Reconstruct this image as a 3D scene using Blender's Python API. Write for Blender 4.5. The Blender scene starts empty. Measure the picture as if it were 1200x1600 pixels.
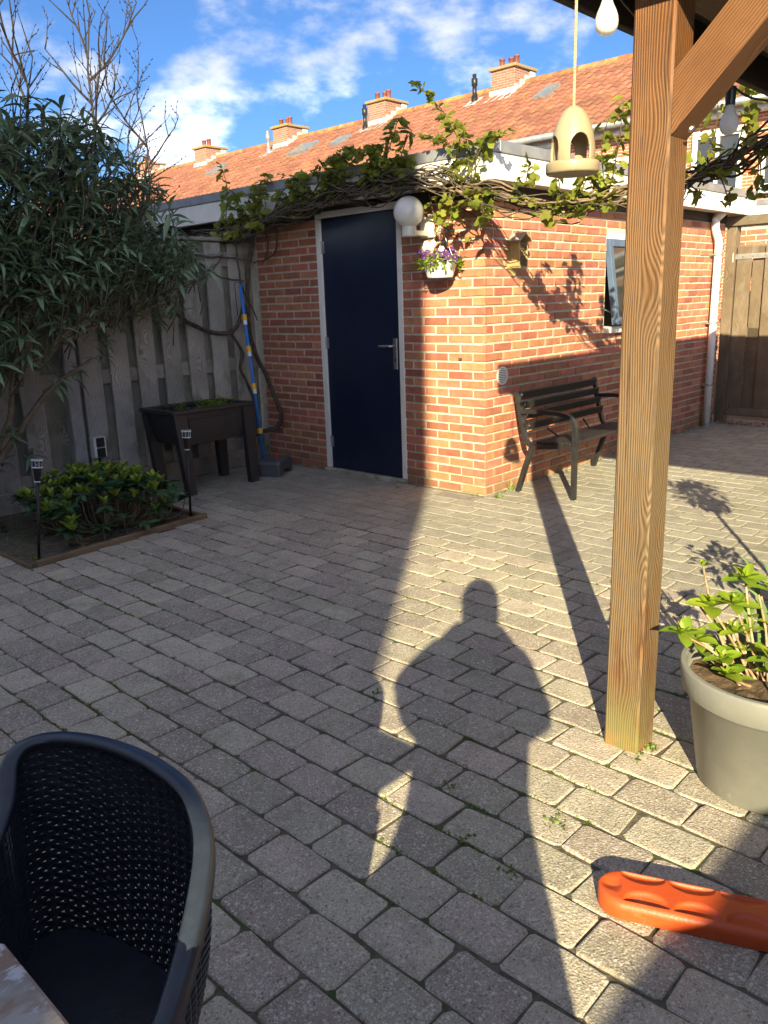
import bpy, math, random
from mathutils import Vector, Matrix, noise as mnoise
rnd = random.Random(7)
S = bpy.context.scene
COL = S.collection
R = math.radians
PI = math.pi

# ------------------------------------------------------------------ camera
CAM = Vector((-4.5453, -3.3159, 1.3768))
YAW, PITCH, ROLL, FPX = 0.7601, 0.25752, -0.03409, 1252.46
fw = Vector((math.cos(YAW)*math.cos(PITCH), math.sin(YAW)*math.cos(PITCH), -math.sin(PITCH)))
rt = Vector((math.sin(YAW), -math.cos(YAW), 0))
up = rt.cross(fw)
rt2 = rt*math.cos(ROLL) + up*math.sin(ROLL)
up2 = -rt*math.sin(ROLL) + up*math.cos(ROLL)
cd = bpy.data.cameras.new('camera')
cam = bpy.data.objects.new('camera', cd); COL.objects.link(cam)
M = Matrix((rt2, up2, -fw)).transposed().to_4x4(); M.translation = CAM
cam.matrix_world = M
cd.sensor_fit = 'VERTICAL'; cd.sensor_height = 24.0
cd.lens = FPX/1600*24.0
cd.clip_start = 0.02; cd.clip_end = 1000
S.camera = cam

# ------------------------------------------------------------------ sky and sun
SUN_AZ, SUN_EL = R(36.5), math.atan(0.40)          # travel direction of the light, elevation
w = bpy.data.worlds.new('World'); S.world = w; w.use_nodes = True
nt = w.node_tree; nt.nodes.clear(); N = nt.nodes.new; LK = nt.links.new
out = N('ShaderNodeOutputWorld'); bg = N('ShaderNodeBackground'); LK(bg.outputs[0], out.inputs[0])
sky = N('ShaderNodeTexSky'); sky.sky_type = 'NISHITA'; sky.sun_disc = False
sky.sun_elevation = SUN_EL; sky.sun_rotation = R(233.5)
sky.air_density = 1.0; sky.dust_density = 0.3; sky.ozone_density = 4.0
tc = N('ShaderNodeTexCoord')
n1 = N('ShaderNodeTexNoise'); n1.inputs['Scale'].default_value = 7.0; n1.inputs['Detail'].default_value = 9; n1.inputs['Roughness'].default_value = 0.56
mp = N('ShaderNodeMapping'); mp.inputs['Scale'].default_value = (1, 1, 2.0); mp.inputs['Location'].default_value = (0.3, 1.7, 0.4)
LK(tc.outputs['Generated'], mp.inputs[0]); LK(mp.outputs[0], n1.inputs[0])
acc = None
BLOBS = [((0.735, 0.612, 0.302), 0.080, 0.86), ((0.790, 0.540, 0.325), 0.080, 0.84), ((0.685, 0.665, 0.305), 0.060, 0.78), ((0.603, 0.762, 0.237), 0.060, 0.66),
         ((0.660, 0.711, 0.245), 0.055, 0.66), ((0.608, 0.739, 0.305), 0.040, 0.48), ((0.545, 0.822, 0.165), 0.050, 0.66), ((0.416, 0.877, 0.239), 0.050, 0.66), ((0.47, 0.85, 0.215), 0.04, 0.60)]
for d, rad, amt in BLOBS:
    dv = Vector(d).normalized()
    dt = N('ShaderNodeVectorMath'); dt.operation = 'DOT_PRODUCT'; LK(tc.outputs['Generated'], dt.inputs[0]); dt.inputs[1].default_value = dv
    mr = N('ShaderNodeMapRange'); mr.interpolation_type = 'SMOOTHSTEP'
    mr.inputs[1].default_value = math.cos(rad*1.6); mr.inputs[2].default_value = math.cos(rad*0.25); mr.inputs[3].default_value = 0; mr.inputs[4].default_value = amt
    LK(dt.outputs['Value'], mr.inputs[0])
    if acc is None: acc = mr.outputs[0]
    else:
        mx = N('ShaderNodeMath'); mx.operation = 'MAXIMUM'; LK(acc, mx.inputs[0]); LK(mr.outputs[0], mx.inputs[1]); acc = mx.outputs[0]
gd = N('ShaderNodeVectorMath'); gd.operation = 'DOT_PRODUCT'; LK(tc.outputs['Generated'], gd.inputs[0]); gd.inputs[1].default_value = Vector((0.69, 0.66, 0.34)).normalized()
gp = N('ShaderNodeMapRange'); gp.interpolation_type = 'SMOOTHSTEP'; gp.inputs[1].default_value = math.cos(0.75); gp.inputs[2].default_value = math.cos(0.42); gp.inputs[3].default_value = 0.0; gp.inputs[4].default_value = -0.25  # clear gap over the view; heavier unseen cloud elsewhere added to fill the shade
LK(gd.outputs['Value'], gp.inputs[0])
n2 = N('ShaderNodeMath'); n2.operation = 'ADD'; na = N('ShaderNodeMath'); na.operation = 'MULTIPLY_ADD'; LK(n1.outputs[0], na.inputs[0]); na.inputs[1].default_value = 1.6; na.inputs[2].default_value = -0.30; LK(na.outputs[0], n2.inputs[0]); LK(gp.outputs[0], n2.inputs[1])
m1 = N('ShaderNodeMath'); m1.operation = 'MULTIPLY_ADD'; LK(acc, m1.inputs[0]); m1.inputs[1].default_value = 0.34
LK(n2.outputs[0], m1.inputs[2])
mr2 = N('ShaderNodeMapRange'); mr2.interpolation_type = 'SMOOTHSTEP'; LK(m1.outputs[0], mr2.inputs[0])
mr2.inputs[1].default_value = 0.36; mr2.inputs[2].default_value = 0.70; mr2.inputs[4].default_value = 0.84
gm = N('ShaderNodeGamma'); LK(sky.outputs[0], gm.inputs[0]); gm.inputs[1].default_value = 1.0
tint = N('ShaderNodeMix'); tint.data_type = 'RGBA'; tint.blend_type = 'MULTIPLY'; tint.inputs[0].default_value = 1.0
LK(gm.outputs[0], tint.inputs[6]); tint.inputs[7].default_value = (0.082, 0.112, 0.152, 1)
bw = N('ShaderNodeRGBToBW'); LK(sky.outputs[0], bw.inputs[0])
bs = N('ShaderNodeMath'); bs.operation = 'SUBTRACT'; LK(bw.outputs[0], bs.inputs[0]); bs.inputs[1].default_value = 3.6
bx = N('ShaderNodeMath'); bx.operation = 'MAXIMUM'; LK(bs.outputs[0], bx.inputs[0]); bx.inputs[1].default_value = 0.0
cl = N('ShaderNodeMath'); cl.operation = 'MULTIPLY_ADD'; LK(bx.outputs[0], cl.inputs[0]); cl.inputs[1].default_value = 1.6; cl.inputs[2].default_value = 1.05  # clouds towards the sun brightened as added fill for the shade
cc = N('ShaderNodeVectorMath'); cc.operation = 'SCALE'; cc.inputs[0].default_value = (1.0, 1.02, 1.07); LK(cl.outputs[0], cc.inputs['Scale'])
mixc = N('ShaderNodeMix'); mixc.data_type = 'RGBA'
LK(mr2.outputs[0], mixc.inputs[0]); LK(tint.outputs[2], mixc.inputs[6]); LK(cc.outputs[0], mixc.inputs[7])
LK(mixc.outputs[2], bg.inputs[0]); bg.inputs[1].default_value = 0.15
sd = bpy.data.lights.new('sun', 'SUN'); sd.energy = 2.0; sd.angle = R(0.42); sd.color = (1.0, 0.85, 0.53)
so = bpy.data.objects.new('sun', sd); COL.objects.link(so)
ld = Vector((math.cos(SUN_AZ)*math.cos(SUN_EL), math.sin(SUN_AZ)*math.cos(SUN_EL), -math.sin(SUN_EL)))
so.rotation_euler = (-ld).to_track_quat('Z', 'Y').to_euler(); so.location = (-8, -6, 9)
S.view_settings.view_transform = 'Standard'; S.view_settings.look = 'None'
S.view_settings.exposure = 2.82; S.view_settings.gamma = 1.0; S.view_settings.use_curve_mapping = False

# ------------------------------------------------------------------ helpers
class MB:
    def __init__(s): s.v = []; s.f = []; s.m = []
    def add(s, vs, fs, m=0):
        o = len(s.v); s.v += [tuple(v) for v in vs]
        for f in fs: s.f.append(tuple(i+o for i in f)); s.m.append(m)
        return s
    def box(s, x0, x1, y0, y1, z0, z1, m=0, mat=None):
        vs = [Vector(p) for p in ((x0,y0,z0),(x1,y0,z0),(x1,y1,z0),(x0,y1,z0),(x0,y0,z1),(x1,y0,z1),(x1,y1,z1),(x0,y1,z1))]
        if mat is not None: vs = [mat @ v for v in vs]
        return s.add(vs, [(0,3,2,1),(4,5,6,7),(0,1,5,4),(1,2,6,5),(2,3,7,6),(3,0,4,7)], m)
    def bbox(s, x0, x1, y0, y1, z0, z1, b=0.004, m=0, mat=None):
        # box with chamfered edges (all 12)
        X=(x0,x1);Y=(y0,y1);Z=(z0,z1); vs=[]; idx={}
        for i in (0,1):
            for j in (0,1):
                for k in (0,1):
                    sx=b if i==0 else -b; sy=b if j==0 else -b; sz=b if k==0 else -b
                    idx[(i,j,k,0)]=len(vs); vs.append(Vector((X[i],Y[j]+sy,Z[k]+sz)))
                    idx[(i,j,k,1)]=len(vs); vs.append(Vector((X[i]+sx,Y[j],Z[k]+sz)))
                    idx[(i,j,k,2)]=len(vs); vs.append(Vector((X[i]+sx,Y[j]+sy,Z[k])))
        fs=[]
        q=[(0,0),(1,0),(1,1),(0,1)]
        for i in (0,1):
            f=[idx[(i,a,c,0)] for a,c in q]; fs.append(f if i else f[::-1])
            f=[idx[(a,i,c,1)] for a,c in q]; fs.append(f[::-1] if i else f)
            f=[idx[(a,c,i,2)] for a,c in q]; fs.append(f if i else f[::-1])
        for i in (0,1):
            for j in (0,1):
                f=[idx[(i,j,0,0)],idx[(i,j,1,0)],idx[(i,j,1,1)],idx[(i,j,0,1)]]; fs.append(f)
                f=[idx[(i,0,j,0)],idx[(i,1,j,0)],idx[(i,1,j,2)],idx[(i,0,j,2)]]; fs.append(f)
                f=[idx[(0,i,j,1)],idx[(1,i,j,1)],idx[(1,i,j,2)],idx[(0,i,j,2)]]; fs.append(f)
                for k in (0,1): fs.append([idx[(i,j,k,0)],idx[(i,j,k,1)],idx[(i,j,k,2)]])
        if mat is not None: vs=[mat@v for v in vs]
        return s.add(vs, fs, m)
    def tube(s, pts, rad, n=8, m=0, caps=True, sx=1.0, upv=None):
        pts=[Vector(p) for p in pts]; L=len(pts)
        rads=rad if isinstance(rad,(list,tuple)) else [rad]*L
        vs=[]; fs=[]; ref=Vector(upv) if upv else None
        for i,p in enumerate(pts):
            t=(pts[min(i+1,L-1)]-pts[max(i-1,0)])
            t = t.normalized() if t.length>1e-9 else Vector((0,0,1))
            if ref is None: ref=Vector((0,0,1)) if abs(t.z)<0.9 else Vector((1,0,0))
            a=ref-t*ref.dot(t)
            if a.length<1e-6: a=Vector((1,0.3,0.2)); a=a-t*a.dot(t)
            a.normalize(); b=t.cross(a)
            if upv is None: ref=a
            for k in range(n):
                an=2*PI*k/n; vs.append(p+a*(math.cos(an)*rads[i])+b*(math.sin(an)*rads[i]*sx))
        for i in range(L-1):
            for k in range(n):
                k2=(k+1)%n; fs.append((i*n+k,i*n+k2,(i+1)*n+k2,(i+1)*n+k))
        if caps:
            fs.append(tuple(range(n))[::-1]); fs.append(tuple((L-1)*n+k for k in range(n)))
        return s.add(vs,fs,m)
    def lathe(s, prof, c=(0,0,0), n=24, m=0, a0=0, a1=2*PI, mat=None):
        full=abs(a1-a0-2*PI)<1e-6; K=n if full else n+1; vs=[]; fs=[]; c=Vector(c)
        for r,z in prof:
            for k in range(K):
                an=a0+(a1-a0)*k/n; vs.append(Vector((r*math.cos(an),r*math.sin(an),z)))
        for i in range(len(prof)-1):
            for k in range(n):
                k2=(k+1)%K if full else k+1
                fs.append((i*K+k,i*K+k2,(i+1)*K+k2,(i+1)*K+k))
        vs=[(mat@v if mat is not None else v)+c for v in vs]
        return s.add(vs,fs,m)
    def prism(s, poly, axis, a, b, m=0):
        # poly: 2-D points; axis the extrusion axis
        def P3(p,t): return {0:(t,p[0],p[1]),1:(p[0],t,p[1]),2:(p[0],p[1],t)}[axis]
        n=len(poly); vs=[P3(p,a) for p in poly]+[P3(p,b) for p in poly]
        fs=[tuple(range(n)),tuple(range(2*n-1,n-1,-1))]+[(i,(i+1)%n,n+(i+1)%n,n+i) for i in range(n)]
        return s.add(vs,fs,m)
    def mesh(s, name, mats, smooth=False, fix=True):
        me=bpy.data.meshes.new(name); me.from_pydata(s.v,[],s.f)
        for mt in (mats if isinstance(mats,(list,tuple)) else [mats]): me.materials.append(mt)
        if any(s.m): me.polygons.foreach_set('material_index', s.m)
        if smooth: me.polygons.foreach_set('use_smooth',[True]*len(me.polygons))
        if fix:
            import bmesh
            b=bmesh.new(); b.from_mesh(me); bmesh.ops.recalc_face_normals(b, faces=b.faces); b.to_mesh(me); b.free()
        me.update(); return me

WM = {}
def place(o, parent=None, mw=None):
    mw = mw if mw is not None else Matrix.Identity(4)
    COL.objects.link(o)
    if parent is not None:
        o.parent = parent; o.matrix_parent_inverse = WM[parent].inverted()
    o.matrix_basis = mw; WM[o] = mw
    return o
def part(name, mb, mats, parent=None, mw=None, smooth=False, label=None, kind=None, fix=True):
    me = mb if isinstance(mb, bpy.types.Mesh) else mb.mesh(name, mats, smooth, fix)
    o = bpy.data.objects.new(name, me); place(o, parent, mw)
    if label: o['label'] = label
    if kind: o['kind'] = kind
    return o
def thing(name, loc, label, cat, group=None):
    o = bpy.data.objects.new(name, None); o.empty_display_size = 0.1
    place(o, None, Matrix.Translation(Vector(loc)))
    o['label'] = label; o['category'] = cat
    if group: o['group'] = group
    return o
def tag(o, label, cat, group=None):
    o['label'] = label; o['category'] = cat
    if group: o['group'] = group
    return o
def catmull(P, n=6):
    P=[Vector(p) for p in P]; Q=[P[0]*2-P[1]]+P+[P[-1]*2-P[-2]]; o=[]
    for i in range(1,len(Q)-2):
        a,b,c,d=Q[i-1:i+3]
        for k in range(n):
            t=k/n; o.append(0.5*((2*b)+(c-a)*t+(2*a-5*b+4*c-d)*t*t+(3*b-a-3*c+d)*t**3))
    o.append(P[-1]); return o
def frame(o, z, y=None):
    # matrix at o with local z along z
    z=Vector(z).normalized(); y=Vector(y) if y is not None else (Vector((0,0,1)) if abs(z.z)<0.95 else Vector((1,0,0)))
    x=y.cross(z).normalized(); y=z.cross(x)
    m=Matrix((x,y,z)).transposed().to_4x4(); m.translation=Vector(o); return m
def pix(p):
    d=Vector(p)-CAM; z=d.dot(fw)
    if z<0.05: return None
    return 600+FPX*d.dot(rt2)/z, 800-FPX*d.dot(up2)/z, z

# ------------------------------------------------------------------ materials
def mat(name, c1, c2=None, scale=6.0, rough=0.6, rrough=None, bump=0.0, bscale=60.0, var=0.0, hue=0.0, stretch=(1,1,1), metal=0.0,
        detail=6, transl=0.0, spots=None, contrast=(0.35,0.65), local=False, spec=0.5, emit=None, extra=None, coat=0.0, rot=(0,0,0)):
    m=bpy.data.materials.new(name); m.use_nodes=True; t=m.node_tree; t.nodes.clear()
    n=t.nodes.new; l=t.links.new
    o=n('ShaderNodeOutputMaterial'); b=n('ShaderNodeBsdfPrincipled'); l(b.outputs[0],o.inputs[0])
    b.inputs['Roughness'].default_value=rough; b.inputs['Metallic'].default_value=metal
    b.inputs['Specular IOR Level'].default_value=spec
    if coat: b.inputs['Coat Weight'].default_value=coat; b.inputs['Coat Roughness'].default_value=0.08
    g=n('ShaderNodeNewGeometry'); oi=n('ShaderNodeObjectInfo')
    rv=n('ShaderNodeMath'); rv.operation='ADD'; l(g.outputs['Random Per Island'],rv.inputs[0]); l(oi.outputs['Random'],rv.inputs[1])
    fr=n('ShaderNodeMath'); fr.operation='FRACT'; l(rv.outputs[0],fr.inputs[0]); RND=fr.outputs[0]
    if local:
        tcn=n('ShaderNodeTexCoord'); src=tcn.outputs['Object']
    else: src=g.outputs['Position']
    mpn=n('ShaderNodeMapping'); mpn.inputs['Scale'].default_value=stretch; mpn.inputs['Rotation'].default_value=rot
    if local or var:
        cm=n('ShaderNodeVectorMath'); cm.operation='SCALE'; cm.inputs[0].default_value=(17.3,9.1,23.7); l(RND,cm.inputs['Scale'])
        ad=n('ShaderNodeVectorMath'); l(src,ad.inputs[0]); l(cm.outputs[0],ad.inputs[1]); l(ad.outputs[0],mpn.inputs[0])
    else: l(src,mpn.inputs[0])
    V=mpn.outputs[0]
    nz=n('ShaderNodeTexNoise'); nz.inputs['Scale'].default_value=scale; nz.inputs['Detail'].default_value=detail; nz.inputs['Roughness'].default_value=0.62; l(V,nz.inputs[0])
    mr=n('ShaderNodeMapRange'); mr.interpolation_type='SMOOTHSTEP'; mr.inputs[1].default_value=contrast[0]; mr.inputs[2].default_value=contrast[1]; l(nz.outputs[0],mr.inputs[0])
    mx=n('ShaderNodeMix'); mx.data_type='RGBA'; l(mr.outputs[0],mx.inputs[0]); mx.inputs[6].default_value=(*c1,1); mx.inputs[7].default_value=(*(c2 or c1),1)
    C=mx.outputs[2]
    if var or hue:
        hs=n('ShaderNodeHueSaturation'); l(C,hs.inputs['Color'])
        a=n('ShaderNodeMapRange'); l(RND,a.inputs[0]); a.inputs[3].default_value=1-var; a.inputs[4].default_value=1+var; l(a.outputs[0],hs.inputs['Value'])
        r2=n('ShaderNodeMath'); r2.operation='MULTIPLY'; l(RND,r2.inputs[0]); r2.inputs[1].default_value=7.31
        f2=n('ShaderNodeMath'); f2.operation='FRACT'; l(r2.outputs[0],f2.inputs[0])
        a2=n('ShaderNodeMapRange'); l(f2.outputs[0],a2.inputs[0]); a2.inputs[3].default_value=0.5-hue; a2.inputs[4].default_value=0.5+hue; l(a2.outputs[0],hs.inputs['Hue'])
        C=hs.outputs[0]
    H=None
    ctx=dict(n=n,l=l,V=V,P=g.outputs['Position'],RND=RND,mat=m)
    if spots:
        for (sc,thr,col,amt) in spots:
            vo=n('ShaderNodeTexVoronoi'); vo.inputs['Scale'].default_value=sc; l(g.outputs['Position'],vo.inputs[0])
            sp=n('ShaderNodeSeparateColor'); l(vo.outputs['Color'],sp.inputs[0])
            gt=n('ShaderNodeMath'); gt.operation='GREATER_THAN'; l(sp.outputs[0],gt.inputs[0]); gt.inputs[1].default_value=thr
            ml=n('ShaderNodeMath'); ml.operation='MULTIPLY'; l(gt.outputs[0],ml.inputs[0]); ml.inputs[1].default_value=amt
            mm=n('ShaderNodeMix'); mm.data_type='RGBA'; l(ml.outputs[0],mm.inputs[0]); l(C,mm.inputs[6]); mm.inputs[7].default_value=(*col,1); C=mm.outputs[2]
    if extra: C=extra(ctx,C,b) or C
    l(C,b.inputs['Base Color'])
    if rrough:
        rr=n('ShaderNodeMapRange'); l(nz.outputs[0],rr.inputs[0]); rr.inputs[3].default_value=rrough[0]; rr.inputs[4].default_value=rrough[1]; l(rr.outputs[0],b.inputs['Roughness'])
    if bump:
        bz=n('ShaderNodeTexNoise'); bz.inputs['Scale'].default_value=bscale; bz.inputs['Detail'].default_value=5; l(V,bz.inputs[0])
        bp=n('ShaderNodeBump'); bp.inputs['Strength'].default_value=min(1,bump); bp.inputs['Distance'].default_value=0.004; l(bz.outputs[0],bp.inputs['Height']); l(bp.outputs[0],b.inputs['Normal'])
    if transl:
        tr=n('ShaderNodeBsdfTranslucent'); l(C,tr.inputs[0]); ms=n('ShaderNodeMixShader'); ms.inputs[0].default_value=transl
        l(b.outputs[0],ms.inputs[1]); l(tr.outputs[0],ms.inputs[2]); l(ms.outputs[0],o.inputs[0])
    return m
def overlay(sc, lo, hi, col, amt=1.0, stretch=(1,1,1), zband=None):
    # stains: noise patches of another colour, optionally limited to a height band (z0 full, z1 none)
    def f(c,C,b):
        n,l=c['n'],c['l']
        mp=n('ShaderNodeMapping'); mp.inputs['Scale'].default_value=stretch; l(c['P'],mp.inputs[0])
        z=n('ShaderNodeTexNoise'); z.inputs['Scale'].default_value=sc; z.inputs['Detail'].default_value=7; z.inputs['Roughness'].default_value=0.65; l(mp.outputs[0],z.inputs[0])
        r=n('ShaderNodeMapRange'); r.interpolation_type='SMOOTHSTEP'; r.inputs[1].default_value=lo; r.inputs[2].default_value=hi; r.inputs[4].default_value=amt; l(z.outputs[0],r.inputs[0])
        F=r.outputs[0]
        if zband:
            sp=n('ShaderNodeSeparateXYZ'); l(c['P'],sp.inputs[0])
            q=n('ShaderNodeMapRange'); q.inputs[1].default_value=zband[0]; q.inputs[2].default_value=zband[1]; q.inputs[3].default_value=1; q.inputs[4].default_value=0; l(sp.outputs[2],q.inputs[0])
            mu=n('ShaderNodeMath'); mu.operation='MULTIPLY'; l(F,mu.inputs[0]); l(q.outputs[0],mu.inputs[1]); F=mu.outputs[0]
        m=n('ShaderNodeMix'); m.data_type='RGBA'; l(F,m.inputs[0]); l(C,m.inputs[6]); m.inputs[7].default_value=(*col,1)
        return m.outputs[2]
    return f
def multi(*fs):
    def f(c,C,b):
        for q in fs: C=q(c,C,b) or C
        return C
    return f
def grain(axis=2, pitch=0.0075, dark=0.6, warp=26, knots=True, thin=None):
    # growth-ring lines running along one axis, bending round knots
    def f(c,C,b):
        n,l=c['n'],c['l']
        st=[1,1,1]; st[axis]=0.10
        mp=n('ShaderNodeMapping'); mp.inputs['Scale'].default_value=st; l(c['V'],mp.inputs[0])
        sp=n('ShaderNodeVectorMath'); sp.operation='DOT_PRODUCT'; l(mp.outputs[0],sp.inputs[0]); k=2*PI/pitch; sp.inputs[1].default_value=[(0 if q==axis else k*(.75 if q==0 else 1)) for q in range(3)]
        ln=n('ShaderNodeTexNoise'); ln.inputs['Scale'].default_value=7; ln.inputs['Detail'].default_value=2; l(mp.outputs[0],ln.inputs[0])
        ml=n('ShaderNodeMath'); ml.operation='MULTIPLY_ADD'; l(ln.outputs[0],ml.inputs[0]); ml.inputs[1].default_value=warp*2; l(sp.outputs['Value'],ml.inputs[2])
        ph=ml.outputs[0]; kn=None
        if knots:
            s2=[1,1,1]; s2[axis]=0.38
            if thin is not None: s2[thin]=0.10
            m2=n('ShaderNodeMapping'); m2.inputs['Scale'].default_value=s2; l(c['V'],m2.inputs[0])
            vo=n('ShaderNodeTexVoronoi'); vo.inputs['Scale'].default_value=6.0; l(m2.outputs[0],vo.inputs[0])
            q=n('ShaderNodeMapRange'); q.interpolation_type='SMOOTHSTEP'; q.inputs[1].default_value=0.0; q.inputs[2].default_value=0.40; q.inputs[3].default_value=34; q.inputs[4].default_value=0; l(vo.outputs['Distance'],q.inputs[0])
            a2=n('ShaderNodeMath'); l(ph,a2.inputs[0]); l(q.outputs[0],a2.inputs[1]); ph=a2.outputs[0]
            kn=n('ShaderNodeMapRange'); kn.interpolation_type='SMOOTHSTEP'; kn.inputs[1].default_value=0.04; kn.inputs[2].default_value=0.085; kn.inputs[3].default_value=0.6; kn.inputs[4].default_value=1; l(vo.outputs['Distance'],kn.inputs[0])
        sn=n('ShaderNodeMath'); sn.operation='SINE'; l(ph,sn.inputs[0])
        fn=n('ShaderNodeTexNoise'); fn.inputs['Scale'].default_value=240; fn.inputs['Detail'].default_value=2; l(mp.outputs[0],fn.inputs[0])
        ad=n('ShaderNodeMath'); ad.operation='MULTIPLY_ADD'; l(fn.outputs[0],ad.inputs[0]); ad.inputs[1].default_value=1.8; l(sn.outputs[0],ad.inputs[2])
        r=n('ShaderNodeMapRange'); r.inputs[1].default_value=0.2; r.inputs[2].default_value=2.1; r.inputs[3].default_value=1.0; r.inputs[4].default_value=dark; l(ad.outputs[0],r.inputs[0])
        F=r.outputs[0]
        if kn:
            mm=n('ShaderNodeMath'); mm.operation='MULTIPLY'; l(F,mm.inputs[0]); l(kn.outputs[0],mm.inputs[1]); F=mm.outputs[0]
        vm=n('ShaderNodeVectorMath'); vm.operation='SCALE'; l(C,vm.inputs[0]); l(F,vm.inputs['Scale'])
        bp=n('ShaderNodeBump'); bp.inputs['Strength'].default_value=0.35; bp.inputs['Distance'].default_value=0.0015; bp.invert=True; l(ad.outputs[0],bp.inputs['Height']); l(bp.outputs[0],b.inputs['Normal'])
        return vm.outputs[0]
    return f

SPECK=[(270,0.84,(0.62,0.59,0.54),0.62),(340,0.82,(0.09,0.08,0.07),0.45),(150,0.955,(0.62,0.59,0.54),0.7),(190,0.965,(0.07,0.06,0.055),0.5)]
m_paver=mat('paver_concrete',(0.355,0.312,0.245),(0.435,0.385,0.30),9,0.88,bump=1.0,bscale=150,var=0.20,hue=0.022,spots=SPECK,extra=multi(overlay(5,0.55,0.75,(0.15,0.135,0.11),0.55),overlay(2.2,0.55,0.72,(0.21,0.215,0.16),0.35)))
m_paver2=mat('old_paver_concrete',(0.29,0.275,0.23),(0.36,0.335,0.27),9,0.9,bump=0.9,bscale=170,var=0.12,hue=0.015,spots=[(230,0.88,(0.50,0.48,0.42),0.6),(300,0.88,(0.08,0.08,0.07),0.6)],extra=multi(overlay(6,0.52,0.75,(0.13,0.13,0.085),0.55),overlay(1.7,0.5,0.7,(0.18,0.185,0.13),0.4)))
m_joint=mat('joint_sand',(0.075,0.065,0.046),(0.14,0.12,0.085),30,0.95,bump=1.0,bscale=120,extra=overlay(4.5,0.50,0.62,(0.045,0.075,0.018),0.85))
m_oldsand=mat('old_joint_sand',(0.17,0.155,0.12),(0.25,0.23,0.175),16,0.95,bump=1.0,bscale=140,extra=overlay(4,0.55,0.7,(0.10,0.12,0.045),0.6))
m_soil=mat('soil',(0.016,0.012,0.009),(0.045,0.033,0.024),26,0.95,bump=1.0,bscale=60)
m_potsoil=mat('pot_soil',(0.055,0.036,0.022),(0.13,0.085,0.05),40,0.95,bump=1.0,bscale=140)
m_dirt=mat('dirt',(0.05,0.04,0.03),(0.10,0.08,0.055),18,0.95,bump=1.0,bscale=60)
m_brick=mat('red_brick',(0.37,0.132,0.074),(0.45,0.180,0.105),14,0.85,bump=0.8,bscale=110,var=0.26,hue=0.014,extra=multi(overlay(8,0.60,0.8,(0.50,0.29,0.19),0.5),overlay(5,0.58,0.78,(0.16,0.055,0.035),0.7),overlay(9,0.35,0.6,(0.20,0.16,0.09),0.6,zband=(0.03,0.24))))
m_brickL=m_brick
m_mortar=mat('mortar',(0.47,0.43,0.35),(0.60,0.555,0.46),18,0.95,bump=1.0,bscale=150,extra=multi(overlay(6,0.55,0.75,(0.24,0.22,0.17),0.6),overlay(9,0.35,0.6,(0.17,0.165,0.085),0.8,zband=(0.0,0.25))))
m_white=mat('white_paint',(0.74,0.72,0.66),(0.80,0.79,0.75),5,0.45,bump=0.15,bscale=40,extra=multi(overlay(7,0.6,0.8,(0.42,0.40,0.33),0.45,stretch=(3,3,0.6)),overlay(22,0.66,0.74,(0.45,0.42,0.36),0.7)))
m_zinc=mat('zinc_trim',(0.22,0.23,0.25),(0.30,0.31,0.33),7,0.45,metal=0.35,bump=0.1)
m_lead=mat('lead_flashing',(0.30,0.32,0.34),(0.50,0.52,0.53),5,0.6,bump=0.4,bscale=20)
m_navy=mat('navy_door_paint',(0.009,0.0155,0.040),(0.012,0.020,0.048),4,0.32,bump=0.1,bscale=25,extra=overlay(12,0.66,0.8,(0.05,0.06,0.08),0.35,stretch=(1,1,1),zband=(0.0,0.7)))
m_sash=mat('blue_grey_paint',(0.060,0.105,0.19),(0.075,0.125,0.21),6,0.35)
m_steel=mat('brushed_steel',(0.42,0.41,0.39),(0.50,0.49,0.47),40,0.38,metal=0.9)
m_iron=mat('galvanised',(0.34,0.35,0.35),(0.45,0.46,0.46),20,0.5,metal=0.7)
m_black=mat('black_plastic',(0.012,0.012,0.013),(0.016,0.016,0.018),12,0.42)
m_bench=mat('bench_black_metal',(0.016,0.016,0.018),(0.024,0.024,0.026),20,0.36,bump=0.1)
m_slat=mat('bench_dark_slat',(0.014,0.013,0.013),(0.024,0.021,0.020),9,0.5,stretch=(0.2,1,1),bump=0.3)
m_rattan=mat('anthracite_resin',(0.020,0.024,0.034),(0.026,0.031,0.043),30,0.30,bump=0.15,bscale=60)
m_rim=mat('anthracite_resin_rim',(0.020,0.028,0.042),(0.026,0.035,0.052),40,0.34,bump=0.12,bscale=240)
m_planter=mat('taupe_plastic',(0.027,0.027,0.030),(0.034,0.034,0.037),10,0.48,bump=0.1)
m_basegrey=mat('grey_plastic',(0.075,0.082,0.090),(0.095,0.10,0.11),8,0.5,bump=0.15)
m_potg=mat('grey_pot_plastic',(0.20,0.205,0.19),(0.235,0.238,0.22),6,0.42,bump=0.12,bscale=50,extra=multi(overlay(9,0.62,0.68,(0.36,0.35,0.31),0.7,stretch=(1,1,0.5)),overlay(45,0.66,0.70,(0.34,0.33,0.29),0.7,stretch=(1,1,0.3)),overlay(5,0.52,0.72,(0.13,0.115,0.08),0.7,zband=(0.0,0.16))))
m_orange=mat('orange_plastic',(0.50,0.072,0.014),(0.56,0.088,0.018),6,0.45,bump=0.2,bscale=180,rrough=(0.36,0.58),extra=overlay(14,0.60,0.72,(0.62,0.21,0.11),0.35,stretch=(1,1,1)))
m_blue=mat('blue_plastic',(0.02,0.19,0.62),None,5,0.35)
m_yellow=mat('yellow_plastic',(0.75,0.42,0.02),None,5,0.4)
m_whitepl=mat('white_plastic',(0.72,0.72,0.72),(0.80,0.80,0.79),9,0.35)
m_red=mat('red_plastic',(0.55,0.03,0.02),None,5,0.4)
m_opal=mat('opal_glass',(0.88,0.87,0.85),(0.90,0.89,0.87),5,0.16,coat=0.4,transl=0.35)
m_lampbase=mat('cream_plastic',(0.66,0.63,0.52),(0.72,0.69,0.60),9,0.4)
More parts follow.
